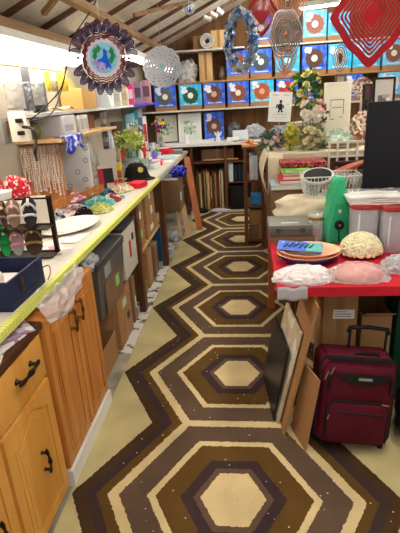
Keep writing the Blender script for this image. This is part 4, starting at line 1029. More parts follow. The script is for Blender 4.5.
# white panel frame with drawn door
cx, zz, w, h = spotY(324, 351, 82, 130, 3.98)
hT = zz+h-RZT
t = thing('panel_frame', 'white painted panel with fine drawn rectangles standing in the flower display', 'frame', (cx, 3.98, RZT+.0005), (-.03, 0, .05))
MB().b2((-w/2, 0, 0), (w/2, .02, hT)).build('panel', C_((240, 234, 216), .55, var=.03), t)
mb = MB(); e = .014
mb.b2((-w/2, -.006, 0), (-w/2+e, 0, hT)); mb.b2((w/2-e, -.006, 0), (w/2, 0, hT)); mb.b2((-w/2+e, -.006, hT-e), (w/2-e, 0, hT)); mb.b2((-w/2+e, -.006, 0), (w/2-e, 0, e)); mb.build('frame', C_((246, 240, 226), .5, var=.03), t)
mb = MB()
for (a, b_, c_, d_) in ((-.26, .72, .26, .735), (-.26, .62, -.24, .72), (.22, .50, .25, .72), (-.20, .60, .18, .612), (-.28, .46, -.255, .60), (-.25, .42, -.10, .432), (.10, .45, .22, .462)):
    mb.b2((w*a, -.0012, hT*b_), (w*c_, -.0002, hT*d_))
mb.build('drawn_lines', C_((140, 136, 132), .6), t)
mb = MB(); mb.b2((-.035, -.03, 0), (.035, .03, .16), bev=.01); tag(mb.build('teal_tin', C_((52, 96, 92), .4), loc=(.60, 3.97, RZT+.001)), 'dark teal tin left of the white panel frame', 'tin')
# shallow basket of pale glass chips
cx, Yb, w, h = .735, 3.78, .23, .1
cx = py(341, 122, 3.78).x
t = thing('chip_basket', 'shallow wicker basket heaped with pale green glassy shreds', 'basket', (cx, 3.86, RZT+.0005))
MB().lathe([(0, 0), (.10, 0), (.14, .03), (.15, .045), (.142, .045), (.13, .03), (0, .006)], 32).build('basket', wood('wicker', (130, 92, 58), (190, 150, 104), .7, 2, 30, 1), t)
mb = MB(); mb.ell((0, 0, .03), (.132, .13, .075), 3, .3, 14, 12, flat=-.02); mb.build('filler', mat('glassy_shreds', (176, 198, 176), .25, var=.3, scale=50, bump=.5), t)
leafmb(160, (.125, .12, .08), (0, 0, .045), .04, random.Random(8), .8).build('filler_shreds', film('pale_shreds', (206, 224, 206), .5, .2), t)
# ornate round plaque and the lacy pieces
cx, zz, w, h = spotY(355, 373, 72, 101, 4.35)
zb = zz-RZT; r_ = w/2
t = thing('ornate_plaque', 'round lacy cream and brown plaque standing behind the charcoal board', 'plaque', (cx, 4.4, RZT+.0005))
CRB = voro('cream_brown_lace', [(226, 212, 196), (150, 110, 90), (206, 186, 166), (120, 84, 70)], 70, .6, bump=.4)
mb = MB(); f = lambda q, l=16, am=.06: (lambda s_: (r_*1.1*q*(1+am*math.cos(l*2*PI*s_))*math.cos(2*PI*s_), r_*1.1*q*(1+am*math.cos(l*2*PI*s_))*math.sin(2*PI*s_)))
Mx = TR((0, 0, zb+r_*1.5)); mb.ring(f(1), f(.84), .012, Mx); mb.ring(f(.80, 12), f(.60), .012, Mx); mb.ring(f(.56, 8), f(.34), .012, Mx); mb.ring(f(.30, 8), f(.04), .012, Mx); mb.build('lace_rings', CRB, t)
MB().b2((-.012, .004, 0), (.012, .010, zb+r_*1.5)).build('stand', C_((206, 190, 170), .6), t)
crumple('lace_heap', 'crumpled heap of cream and brown lace below the round plaque', 'lace', (py(361, 125, 4.0).x, 3.97, RZT+.001), (.09, .08, .13), CRB, 91, .35, 10)
picture(373, 396, 77, 122, RZT, 4.25, 'dark framed print of a pale standing figure behind the charcoal board', C_((38, 32, 32), .4), C_((206, 200, 196)), voro('pale_figure_print', [(120, 112, 112), (170, 164, 162), (226, 224, 222)], 16, .5, bump=0), lean=.05, rz=.12)
picture(364, 374, 84, 122, RZT, 4.15, 'narrow dark print leaning left of the framed figure print', C_((44, 34, 34), .4), C_((96, 70, 70)), ARTD, lean=.05, rz=.5, fw_=.01)
picture(335, 346, 74, 92, RZT, 4.5, 'small brown framed print peeking above the white panel frame', C_((96, 84, 74)), C_((150, 140, 126)), None, lean=.0)
mb = MB(); mb.b2((-.05, -.02, 0), (.05, .02, .085), bev=.003); tag(mb.build('gold_frame_card', voro('gold_red_card', [(170, 130, 70), (196, 160, 90), (120, 80, 50), (206, 60, 50)], 40, .5, bump=0), loc=(py(354, 118, 4.0).x, 3.92, RZT+.001)), 'small gold and red card right of the white panel frame', 'card')

# open shelf unit at the far right of the aisle
t = thing('open_shelf', 'narrow dark open shelf unit at the far end of the display table', 'shelf', (0, 0, .008))
hU = py(248, 149, 4.95).z
for xx in (-.015, 1.2):
    for yy in (4.96, 5.42): MB().b2((xx-.02, yy-.02, 0), (xx+.02, yy+.02, hU)).build('upright', STUD, t)
for k, z in enumerate((.03, .42, .70)):
    MB().b2((.006, 4.95, z), (1.18, 5.43, z+.018)).build('shelf', STUD, t)
MB().b2((-.05, 4.93, hU+.001), (1.22, 5.45, hU+.02)).build('top', wood('shelf_top', (120, 84, 54), (150, 112, 74), .5, 0, 6, .1), t)
UZ = .008
carton(.14, 5.16, UZ+.049, .24, .36, .17, 'brown carton on the bottom of the open shelf unit', KR2, face='y')
carton(.14, 5.16, UZ+.22, .24, .34, .17, 'brown carton stacked on another in the open shelf unit', KR, face='y')
for i, (xx, c_, lab) in enumerate(((.03, (224, 228, 232), 'white binder, leftmost on the open shelf unit'), (.075, (196, 210, 222), 'pale blue binder next to the white one on the open shelf unit'))):
    mb = MB(); mb.b2((xx, 5.0, UZ+.719), (xx+.042, 5.26, UZ+.98), bev=.003); tag(mb.build('binder', C_(c_, .5)), lab, 'binder')
mb = MB(); mb.b2((.04, 5.02, UZ+.439), (.17, 5.12, UZ+.56), bev=.004); tag(mb.build('blue_packet', C_((60, 140, 206), .4)), 'sky blue packet standing below the white binder', 'packet')
carton(.34, 5.16, UZ+.719, .2, .3, .2, 'brown carton right of the binders on the open shelf unit', KR2, face='y')
mb = MB(); mb.lathe([(0, 0), (.10, 0), (.105, .008), (.05, .016), (.045, .05), (0, .056)], 24, sy=.7); tag(mb.build('straw_hat', voro('straw', [(206, 170, 120), (186, 70, 50), (220, 190, 140)], 40, .7, bump=.3), loc=(.04, 5.12, UZ+hU+.021)), 'small straw hat with red trim on the open shelf unit', 'hat')

# ================================================================== hanging wind spinners
def string(par, top, base_z):
    """thin cord from the ornament to the roof timbers above; local to the ornament"""
    MB().tube([(0, 0, top), (0, 0, base_z)], .0016, 5).build('cord', C_((190, 180, 160), .7), par)
def ceil_above(x, y):
    return (roofz(x) if x <= RIDGE else roofz(RIDGE)-.43*(x-RIDGE))-.002
def hang(name, lab, px_, py_, Y, cat='wind spinner'):
    p = py(px_, py_, Y); return thing(name, lab, cat, p, (0, 0, 0), 'wind spinners hanging over the room'), p
def scale_at(Y, xp, yp): return py(xp+1, yp, Y).x-py(xp, yp, Y).x
# purple lobed spinner with the humming bird centre
Yp = 2.15; t, p = hang('wind_spinner', 'large dark purple lobed spinner with a bright bird and flowers in its middle', 103.5, 58, Yp)
u = scale_at(Yp, 103, 58)
PUR = mat('plum_metal', (58, 38, 74), .35, .4, var=.25, scale=20); WINE = mat('wine_metal', (96, 30, 52), .4, .2, var=.25, scale=20)
NL = 20; Rr = 35*u
fan = MB(); 
for k in range(NL):
    a = 2*PI*k/NL + .08
    for q in (1.0, .76, .52, .28):
        # nested arcs forming one lobe of the rim
        wv = math.pi/NL*1.02*Rr*.86*q
        o = []; i_ = []
        for j in range(9):
            b_ = -PI/2+PI*j/8
            o.append((Rr*.66+math.cos(b_)*Rr*.33*(.35+.65*q), math.sin(b_)*wv)); i_.append((Rr*.66+math.cos(b_)*(Rr*.33*(.35+.65*q)-.0058), math.sin(b_)*max(.0005, wv-.0044)))
        tw = .22*(1-q)
        M = RY(-a) @ RX(0)
        A = [M @ Vector((x, -.002+tw*.0, z)) for x, z in o]; B = [M @ Vector((x, -.002, z)) for x, z in i_]
        C = [v+Vector((0, .0022, 0)) for v in A]; D = [v+Vector((0, .0022, 0)) for v in B]
        VA, VB, VC, VD = [[fan.bm.verts.new(v) for v in L_] for L_ in (A, B, C, D)]
        for j in range(8):
            fan.bm.faces.new((VA[j], VA[j+1], VB[j+1], VB[j])); fan.bm.faces.new((VC[j], VD[j], VD[j+1], VC[j+1]))
            fan.bm.faces.new((VA[j], VC[j], VC[j+1], VA[j+1])); fan.bm.faces.new((VB[j], VB[j+1], VD[j+1], VD[j]))
fan.build('lobed_rim', PUR, t)
f = lambda q, l, am: (lambda s_: (Rr*q*(1+am*math.cos(l*2*PI*s_))*math.cos(2*PI*s_), Rr*q*(1+am*math.cos(l*2*PI*s_))*math.sin(2*PI*s_)))
mb = MB()
for k, (qo, qi) in enumerate(((.66, .62), (.585, .555), (.53, .50))): mb.ring(f(qo, 20, .03), f(qi, 20, .03), .003, TR((0, .002, 0)) @ RZ(.12*(k-1.5)), 100)
mb.build('inner_rings', WINE, t)
mb = MB(); mb.ring(f(.49, 20, .06), f(.40, 20, .02), .003, None, 100); mb.build('star_ring', C_((206, 190, 204), .4, .2), t)
mb = MB(); mb.prism([f(.405, 20, .02)(k/60) for k in range(60)], .002, TR((0, .001, 0))); cen = mb.build('centre_disc', C_((140, 200, 228), .25, .2, var=.35, scale=40), t)
# bird, leaves and blossoms on the centre disc
def cut(pts, c_, nm, y=-.003, sc=Rr*.40): MB().prism([(x*sc, z*sc) for x, z in pts], .0025, TR((0, y, 0))).build(nm, C_(c_, .25, .2, var=.2), cen)
cut([(-.10, .0), (.02, .18), (.02, .5), (.12, .62), (.22, .45), (.36, .42), (.24, .30), (.30, .0), (.42, -.30), (.5, -.75), (.26, -.55), (.12, -.75), (.05, -.35), (-.30, -.18), (-.55, -.42), (-.42, -.10)], (20, 96, 220), 'bird')
for x, z in ((-.55, .45), (-.62, .15), (-.30, .62), (.62, .40), (.70, .1), (.55, -.15)): cut([(x, z+.27), (x+.19, z), (x, z-.27), (x-.19, z)], (50, 140, 80), 'leaf', -.002)
for x, z in ((-.45, -.55), (-.15, -.70), (-.62, -.25), (.02, -.45), (-.35, -.32)): cut([(x+.15*math.cos(k*PI/5)*(1 if k % 2 else .55), z+.15*math.sin(k*PI/5)*(1 if k % 2 else .55)) for k in range(10)], (220, 110, 190), 'blossom', -.0035)
string(t, Rr, ceil_above(p.x, p.y)-p.z)
# diamond spinners
def diamond(px_, py_, Y, hw, hh, lab, m, bands=6, tw=.10, tilt=0, yaw=0):
    t, p = hang('wind_spinner', lab, px_, py_, Y); u = scale_at(Y, px_, py_); W_ = hw*u; H_ = hh*u
    t.rotation_euler = (0, tilt, yaw)
    def out(q):
        def fn(s_):
            a = 2*PI*s_; c_, d_ = math.cos(a), math.sin(a); k = (abs(c_)**1.22+abs(d_)**1.22)**(-1/1.22)
            k *= 1+.022*math.cos(8*a)
            return (W_*q*k*c_, H_*q*k*d_)
        return fn
    mb = MB(); mb.ring(out(1), out(.80), .003, None, 96); mb.build('outer_band', m, t)
    mb = MB(); mb.tube([(out(.985)(k/96)[0], .0, out(.985)(k/96)[1]) for k in range(96)], .004, 6, closed=True); mb.build('rolled_rim', m, t)
    mb = MB(); q = .765
    for k in range(bands):
        mb.ring(out(q), out(q-.056), .003, RZ(tw*(k+1)), 96); q -= .088
    mb.build('inner_bands', m, t)
    mb = MB(); mb.prism([out(q+.0)(k/48) for k in range(48)], .003, RZ(tw*2)); mb.build('centre_plate', m, t)
    string(t, H_*.98, ceil_above(p.x, p.y)-p.z); return t
REDM = mat('crimson_metal', (150, 12, 26), .35, .1, var=.15, coat=.15)
diamond(372, 15, 2.10, 41, 49, 'big crimson diamond spinner with nested cut bands at the top right', REDM, 6, .05)
diamond(261.5, 14, 2.55, 16.5, 20, 'small solid crimson diamond spinner left of the grey twisted spinner', mat('deep_red_metal', (132, 10, 18), .35, .1, coat=.15), 3, .0)
# grey twisted ring spinner with a copper tail
def ovalspin(px_, py_, Y, hw, hh, lab, m, m2, n=7, tw=.16, tail=0):
    t, p = hang('wind_spinner', lab, px_, py_, Y); u = scale_at(Y, px_, py_); W_ = hw*u; H_ = hh*u
    def out(q, dz=0): return lambda s_: (W_*q*math.cos(2*PI*s_)*(1+.05*math.cos(6*2*PI*s_)), H_*q*math.sin(2*PI*s_)*(1+.05*math.cos(6*2*PI*s_))+dz)
    mb = MB(); q = 1
    for k in range(n): mb.ring(out(q), out(q-.09), .003, RZ(tw*k), 72); q -= .125
    mb.build('twisted_rings', m, t)
    mb = MB(); mb.ell((0, 0, 0), (W_*.12, .012, H_*.12), 2); mb.build('centre_bead', m2, t)
    if tail:
        T = tail*u
        mb = MB()
        for k in range(3): mb.ring(lambda s_, k=k: (W_*(.72-.2*k)*math.cos(2*PI*s_)*(1 if math.sin(2*PI*s_) > 0 else 1-.25*abs(math.sin(2*PI*s_))), -H_*.86+(T*(.34 if math.sin(2*PI*s_) > 0 else .80)*(1-.2*k))*math.sin(2*PI*s_)), lambda s_, k=k: (W_*(.62-.2*k)*math.cos(2*PI*s_), -H_*.86+(T*(.26 if math.sin(2*PI*s_) > 0 else .62)*(1-.2*k))*math.sin(2*PI*s_)), .003, RZ(.2*k+.1), 48)
        mb.prism([(-W_*.14, -H_*.86-T*.55), (0, -H_*.86-T*1.0), (W_*.14, -H_*.86-T*.55), (0, -H_*.86-T*.45)][::-1], .003)
        mb.build('copper_tail', m2, t)
    string(t, H_*.98, ceil_above(p.x, p.y)-p.z); return t
GREYM = mat('pewter_metal', (150, 146, 144), .25, .8, var=.2); COPM = mat('copper_metal', (190, 130, 104), .28, .75, var=.2)
ovalspin(285.5, 34, 2.5, 17, 23, 'grey twisted oval spinner with a copper pointed tail', GREYM, COPM, 7, .11, 24)
ovalspin(287, 1, 2.75, 20, 19, 'copper coloured twisted spinner cut off by the top of the photo', COPM, GREYM, 6, .10)
# silver disc spinner by the far lamp
t, p = hang('wind_spinner', 'round silver spinner with a glassy bead at the end of the far tube lamp', 162, 67, 3.45); u = scale_at(3.45, 162, 67); Rr = 19*u
SILV = mat('silver_metal', (206, 206, 212), .2, .85, var=.15)
mb = MB(); q = 1
for k in range(6): mb.ring(f(q, 14, .03), f(q-.145, 14, .03), .003, TR((0, -.005*k, 0)) @ RY(.11*k), 72); q -= .15
mb.build('silver_rings', SILV, t); t2 = t
MB().ell((.0, 0, -.0), (Rr*.22, Rr*.16, Rr*.22), 3).build('bead', mat('iridescent_bead', (120, 200, 190), .08, .2, var=.5, scale=60, coat=1), t)
string(t, Rr, ceil_above(p.x, p.y)-p.z)
# tinsel wreath
t, p = hang('tinsel_wreath', 'tall oval wreath of blue and silver foil tinsel', 241, 41, 2.45, 'wreath'); u = scale_at(2.45, 241, 41)
WX, WZ = 12.5*u, 25*u
core = MB(); core.tube([(WX*math.cos(2*PI*k/40), 0, WZ*math.sin(2*PI*k/40)) for k in range(40)], .007, 8, closed=True); core.build('ring', C_((150, 170, 200), .3, .6), t)
TIN = voro('foil_tinsel', [(214, 222, 232), (150, 180, 216), (90, 124, 180), (232, 236, 240), (186, 200, 216), (226, 230, 236)], 40, .18, .75, bump=.2)
mb = MB(); rn = random.Random(11)
for k in range(1700):
    a = rn.random()*2*PI; c0 = Vector((WX*math.cos(a), 0, WZ*math.sin(a))); d_ = Vector((rn.gauss(0, 1), rn.gauss(0, 1), rn.gauss(0, 1))).normalized()
    b_ = c0+d_*.006; e_ = c0+d_*(.014+.018*rn.random()); s_ = d_.orthogonal().normalized()*.005
    v = [mb.bm.verts.new(q) for q in (b_-s_, b_+s_, e_+s_*1.6, e_-s_*1.6)]; mb.bm.faces.new(v)
o = mb.build('tinsel', TIN, t); o['kind'] = 'stuff'
string(t, WZ, ceil_above(p.x, p.y)-p.z)
# little bauble near the roof
t, p = hang('wind_spinner', 'little steel ornament with a blue glass bead up by the rafters', 189, 8, 2.3); u = scale_at(2.3, 189, 8)
mb = MB()
for k in range(4): mb.tube([(6*u*math.cos(2*PI*j/20)*math.cos(k*PI/4), 6*u*math.cos(2*PI*j/20)*math.sin(k*PI/4), 6*u*math.sin(2*PI*j/20)) for j in range(20)], .0018, 5, closed=True)
mb.build('wire_cage', STEEL, t)
MB().ell((0, 0, -u*1.5), (2.6*u,)*3, 2).build('bead', C_((50, 60, 190), .1, coat=1), t)
string(t, 6*u, ceil_above(p.x, p.y)-p.z)
# long mirrored oval spinner far right
t, p = hang('wind_spinner', 'slim silver and plum drop spinner hanging left of the big crimson one', 340.5, 58, 2.7); u = scale_at(2.7, 340, 58)
mb = MB()
for k in range(4): mb.ring(lambda s_, k=k: ((7-1.6*k)*u*math.cos(2*PI*s_), (13-2.4*k)*u*math.sin(2*PI*s_)), lambda s_, k=k: ((6.2-1.6*k)*u*math.cos(2*PI*s_), (12-2.4*k)*u*math.sin(2*PI*s_)), .003, RZ(.25*k), 40)
mb.build('oval_rings', GREYM, t)
MB().ell((0, 0, 0), (2*u, .006, 5*u), 2).build('plum_drop', C_((120, 60, 70), .25, .5), t)
string(t, 13*u, ceil_above(p.x, p.y)-p.z)

# ================================================================== lamps
def shop_light(name, lab, loc, L_, rotz=0, bare=False, hang_=0, m=GLOW, w=.12):
    """hanging white fixture with two fluorescent tubes; runs along its local Y"""
    t = thing(name, lab, 'lamp', loc, (0, 0, rotz))
    mb = MB(); P = [(-w/2, -.02), (-w*.3, .03), (w*.3, .03), (w/2, -.02), (w/2+.004, -.02), (w*.32, .036), (-w*.32, .036), (-w/2-.004, -.02)]
    (mb.b2((-.018, -L_/2, .0), (.018, L_/2, .036)) if bare else mb.prism(P, L_, TR((0, -L_/2, 0)))); mb.build('reflector', WHITE, t)
    if m is DIFF:
        MB().prism([(w*.42*math.cos(PI+PI*k/12), -.018+w*.40*math.sin(PI+PI*k/12)) for k in range(13)], L_-.02, TR((0, -L_/2+.01, 0))).build('diffuser', m, t)
    for s_ in ((-1, 1) if m is not DIFF else ()):
        tb = MB().cyl((s_*(.037 if bare else w*.22), -L_/2+.004, -.004), (s_*(.037 if bare else w*.22), L_/2-.004, -.004), .0165); tb.build('tube', m, t)
    MB().b2((-w*.4, -L_/2-.004, -.024), (w*.4, -L_/2, .034)).build('end_cap', WHITE, t); MB().b2((-w*.4, L_/2, -.024), (w*.4, L_/2+.004, .034)).build('end_cap', WHITE, t)
    if hang_:
        for yy in (-L_*.35, L_*.35): MB().tube([(0, yy, .036), (0, yy, .036+hang_)], .003, 5).build('hanger', STEEL, t)
    return t
shop_light('tube_lamp', 'long glowing double tube lamp along the left wall over the counter', (-1.37, 2.70, 1.985), 2.44, 0, w=.20, hang_=.05, m=DIFF)
shop_light('tube_lamp', 'far glowing tube lamp ending at the round silver spinner', (-.99, 5.35, 1.99), 2.44, 0, w=.10, hang_=.20, m=DIFF)
shop_light('tube_lamp', 'bright lamp high over the back shelves on the right', (.80, 5.5, 2.44), .42, 1.2, w=.18, hang_=.4)
# unseen fill lamps added out of view to brighten room, roof and back wall
shop_light('tube_lamp', 'added fill lamp under the ridge above the red table out of frame', (.75, 1.7, 2.62), 1.22, 0, w=.14, bare=True, hang_=.45)
shop_light('tube_lamp', 'added fill lamp under the ridge behind the camera', (.2, .2, 2.45), 1.22, 0, w=.14, bare=True, hang_=.3)
shop_light('tube_lamp', 'added fill lamp over the flower display out of frame', (.75, 3.7, 2.66), 1.22, 0, w=.14, bare=True, hang_=.4)
shop_light('tube_lamp', 'added fill lamp across the roof before the back shelves, unseen above the hanging spinners', (.45, 6.05, 2.70), 2.44, PI/2, w=.14, bare=True, hang_=.05)  # unseen extra lamp, added to lift the dim back shelves
W = bpy.data.worlds.new('World'); S.world = W; W.use_nodes = True
W.node_tree.nodes['Background'].inputs[0].default_value = (1, .96, .90, 1); W.node_tree.nodes['Background'].inputs[1].default_value = .42

for k in range(3):
    a = py(203+7*k, -4, 6.2); b_ = py(211+6*k, 20-3*k, 6.2)
    a.z = min(a.z, ceil_above(a.x, 6.2)-.08); 
    tag(MB().tube([a, b_], .028, 12).build('white_pipe', WHITE), ['white pipe strapped under the far roof slope, leftmost of three', 'white pipe strapped under the far roof slope, middle of three', 'white pipe strapped under the far roof slope, rightmost of three'][k], 'pipe', 'white pipes under the far roof')

# ================================================================== left counter: wall shelf, hanging packs, jewellery and clutter
WSZ = 1.56
t = thing('wall_shelf', 'white edged shelf along the left wall above the cluttered counter', 'shelf', (0, 0, 0))
MB().b2((-1.499, 2.9, WSZ-.02), (-1.29, 6.85, WSZ-.0005)).build('board', C_((206, 206, 204), .45), t)
for yy in (3.3, 4.5, 5.7): MB().prism([(-1.498, WSZ-.14), (-1.488, WSZ-.14), (-1.32, WSZ-.03), (-1.32, WSZ-.021), (-1.498, WSZ-.021)], .012, TR((0, yy, 0))).build('bracket', STEEL, t)
t = thing('wall_shelf', 'short lower shelf on the left wall under the white vent box', 'shelf', (0, 0, 0))
MB().b2((-1.499, 2.95, 1.375), (-1.19, 4.3, 1.395)).build('board', PLY, t)
# hanging rail and packs
t = thing('hanging_rail', 'pale wooden rail carrying the hanging packs under the long lamp', 'rail', (0, 0, 0))
MB().tube([(-1.38, 2.45, 1.837), (-1.38, 3.75, 1.843)], .008, 8).build('rod', PLY, t)
for yy in (2.5, 3.7): MB().b2((-1.499, yy-.012, 1.828), (-1.36, yy+.012, 1.852)).build('arm', PLY, t)
def pack(xl, xr, yt, yb, Y, head, body, lab, hf=.35, name='hanging_pack', tilt=0, crease=True, g='packs hanging from the rail under the lamp'):
    cx, zz, w, h = spotY(xl, xr, yt, yb, Y); h = 1.825-zz
    t = thing(name, lab, 'pack', (cx, Y, 1.828), (0, tilt, .5), g)
    MB().b2((-w/2, -.0015, -h*hf), (w/2, .0015, -.002)).build('header', C_(head, .5), t)
    mb = MB(); mb.grid(lambda u, v: ((u-.5)*w*.96, -.010-.008*noise.noise(Vector((u*6, v*9, xl)))-.012*math.sin(PI*u)*math.sin(PI*v), -h*hf*.9-h*(1-hf*.9)*v), 14, 18); mb.build('pouch', body, t, thick=.004)
    MB().tube([(0, 0, -.012), (0, .004, .004), (0, .014, .012), (0, .02, .004)], .002, 5).build('hook', STEEL, t)
SB = mat('silver_pouch', (150, 150, 156), .25, .5, var=.35, scale=12); GB = mat('grey_pouch', (170, 168, 162), .4, var=.25, scale=10); DB = mat('dark_pouch', (70, 66, 64), .4, var=.5, scale=20)
pack(4, 22, 64, 110, 2.82, (238, 234, 222), GB, 'hanging pack with a cream header and grey body, leftmost on the rail')
pack(20, 31, 62, 112, 2.92, (120, 120, 124), SB, 'crinkled silver hanging pack between the two white-headed ones')
pack(27, 42, 65, 106, 3.06, (240, 238, 234), GB, 'hanging pack with a bright white header, second white one on the rail', .42)
pack(36, 45, 66, 112, 3.18, (170, 168, 160), SB, 'narrow silver hanging pack beside the yellow ones', .3)
for i, (a, b_) in enumerate(((45, 50), (50.5, 56), (57, 62), (62, 67))):
    pack(a, b_, 67, 92, 3.32+.09*i, (214, 196, 80) if i != 1 else (196, 200, 190), C_(((206, 180, 60), (150, 140, 110), (214, 170, 60), (190, 160, 70))[i], .4), ['narrow yellow hanging pack right of the silver ones', 'pale green-headed hanging pack among the yellow ones', 'amber hanging pack, third of the narrow ones', 'mustard hanging pack nearest the purple spinner'][i], .5)
mb = MB(); mb.b2((-1.4995, 2.55, .901), (-1.47, 2.62, 1.80), bev=.004); tag(mb.build('orange_strip', C_((200, 90, 60), .5)), 'orange upright strip on the left wall beside the leftmost pack', 'strip')
mb = MB(); mb.ell((0, 0, .07), (.05, .07, .08), 3, .4, 8, 4, flat=-.069); tag(mb.build('dark_cloth', DB, loc=(-1.40, 3.15, WSZ+.0005)), 'dark lump of cloth on the wall shelf under the hanging packs', 'cloth')
# outlets and cords
t = thing('outlet_box', 'white outlet box with two black plugs on a post at the left', 'outlet', (-1.34, 2.72, 1.43))
MB().b2((-.055, -.02, -.02), (.055, .02, .15), bev=.004).build('cover', C_((232, 226, 208), .4), t)
MB().b2((-.155, .005, .02), (-.056, .02, .10)).build('wall_bracket', STUD, t)
for z in (.03, .10): MB().b2((.0, -.05, z-.012), (.035, -.02, z+.012), bev=.004).build('plug', BLACK, t)
t = thing('junction_box', 'grey metal junction box at the left edge beside the white outlet box', 'outlet', (-1.47, 2.70, 1.42))
MB().b2((-.028, -.04, -.02), (.05, .04, .13), bev=.004).build('cover', C_((150, 148, 144), .4, .3), t)
MB().b2((-.005, -.0415, .02), (.028, -.04, .09)).build('socket', C_((110, 108, 104), .4), t)
def cord(pts, lab, r_=.0045, m=BLACK):
    P = [Vector(p) for p in pts]; out = []
    for i in range(len(P)-1):
        a = P[max(0, i-1)]; b_ = P[i]; c_ = P[i+1]; d_ = P[min(len(P)-1, i+2)]
        for k in range(8):
            s_ = k/8; out.append(.5*((2*b_)+(c_-a)*s_+(2*a-5*b_+4*c_-d_)*s_*s_+(3*b_-a-3*c_+d_)*s_**3))
    out.append(P[-1]); tag(MB().tube(out, r_, 6).build('power_cord', m), lab, 'cord')
cord([px(22, 119, -1.31), px(34, 117, -1.25), px(46, 106, -1.2), px(60, 90, -1.15), px(66, 70, -1.12), px(72, 40, -1.1), px(90, 12, -1.09), px(96, 0, -1.09)], 'black cord rising from the outlet box up past the lamp to the roof beam')
cord([px(22, 122, -1.31), px(40, 119, -1.25), px(54, 110, -1.2), px(63, 84, -1.18), px(66, 66, -1.2)], 'second black cord looping from the outlet box to the hanging packs')
cord([px(23, 127, -1.30), px(32, 129, -1.22), px(36, 140, -1.20), px(35, 152, -1.20), px(37, 160, -1.25)], 'thick black cord curving down from the outlet box behind the pearl board', .009)
mb = MB(); mb.ell((0, 0, .05), (.06, .06, .07), 3, .3, 8, 14, flat=-.05); tag(mb.build('olive_cap', C_((112, 104, 60), .8), loc=(-1.43, 3.05, 1.3955)), 'olive green cloth cap under the outlet box', 'cap')
# on the wall shelf
def onshelf(xl, xr, yt, yb, Y, d, lab, c_, name='pack', cat='pack', z=WSZ, x=None, m=None, sub=None):
    cx, zz, w, h = spotY(xl, xr, yt, yb, Y); h = py((xl+xr)/2, yt, Y).z-z
    t = thing(name, lab, cat, (cx if x is None else x, Y, z+.0005))
    MB().b2((-w/2, 0, 0), (w/2, d, h), bev=.003).build('body', m or C_(c_, .5), t)
    if sub: MB().b2((-w*.4, -.0015, h*.3), (w*.4, 0, h*.75)).build('panel', C_(sub, .4, var=.25, scale=60), t)
    return t
MAN = mat('manila', (206, 162, 96), .7, var=.1)
t = thing('manila_box', 'big manila cardboard tray tilted on the wall shelf behind the purple spinner', 'box', (-1.385, 3.95, WSZ+.0005))
MB().b2((-.09, -.18, 0), (.09, .18, .16), bev=.004).build('body', MAN, t); mb = MB(); mb.box((0, 0, .06), (.004, .34, .14), M=TR((-.05, 0, .14)) @ RY(-.5)); mb.build('flap', MAN, t)
mb = MB(); mb.grid(lambda u, v: (-.085+.19*u, -.24+.16*v, .012+.02*math.sin(4*u+3*v)**2), 10, 8); tag(mb.build('paper_heap', C_((216, 196, 150), .7), loc=(-1.40, 3.70, WSZ+.001), thick=.002), 'rumpled tan papers lying before the manila tray on the wall shelf', 'paper')
onshelf(88, 95, 88, 106, 4.55, .05, 'blue and white bottle pack right of the manila tray', (70, 120, 180), sub=(226, 230, 236))
t = thing('white_cone', 'grey-white pointed carton on the wall shelf under the purple spinner', 'box', (-1.38, 4.72, WSZ+.0005)); taper(MB(), .12, .10, .05, .08, 0, .15).build('body', C_((200, 206, 208), .5), t)
onshelf(104, 112, 90, 103, 5.0, .06, 'white folded pack on the wall shelf beside the pointed carton', (214, 214, 212), sub=(190, 196, 200))
onshelf(113, 120, 90, 102, 5.25, .06, 'cream pack with faint print on the wall shelf', (206, 206, 198), sub=(180, 190, 190))
onshelf(121, 127, 88, 101, 5.5, .06, 'beige pack just left of the hot pink card', (206, 196, 170), sub=(190, 170, 140))
onshelf(127, 133, 84, 100, 5.85, .03, 'hot pink printed card standing on the wall shelf', (226, 60, 140), name='card', cat='card', sub=(240, 200, 220))
onshelf(134, 141, 82, 99, 6.05, .05, 'mauve and grey pack right of the hot pink card', (150, 130, 160), sub=(90, 80, 100))
onshelf(142, 150, 80, 98, 6.3, .05, 'rosy grey pack at the far end of the wall shelf', (180, 140, 150), sub=(110, 80, 90))
MB_ = MB(); MB_.b2((-1.294, 5.5, WSZ-.019), (-1.287, 6.8, WSZ+.012)); tag(MB_.build('purple_strip', C_((90, 60, 190), .35)), 'purple price strip along the far edge of the wall shelf', 'strip')
# below the wall shelf
t = thing('vent_box', 'white carton printed with a row of grey vents on the lower wall shelf', 'box', (-1.38, 3.25, 1.3955))
MB().b2((-.11, -.02, 0), (.11, .22, .135), bev=.003).build('body', C_((228, 226, 222), .5), t)
mb = MB()
for k in range(8): mb.b2((.1102, -.0+.022*k, .03), (.1112, .012+.022*k, .075))
mb.build('vent_print', C_((170, 172, 178), .5), t)
t = thing('vent_box', 'smaller white carton with grey panels behind the vent box', 'box', (-1.37, 3.66, 1.3955)); MB().b2((-.10, -.1, 0), (.10, .1, .125), bev=.003).build('body', C_((214, 212, 208), .5), t); MB().b2((.1003, -.08, .02), (.1013, -.01, .10)).build('panel', C_((170, 172, 176), .5), t); MB().b2((.1003, .01, .02), (.1013, .08, .10)).build('panel', C_((184, 186, 188), .5), t)
mb = MB(); mb.b2((-1.47, 3.9, 1.3955), (-1.36, 4.2, 1.52)); tag(mb.build('brown_box', C_((120, 76, 44), .6)), 'brown wooden box on the lower wall shelf beyond the vent boxes', 'box')
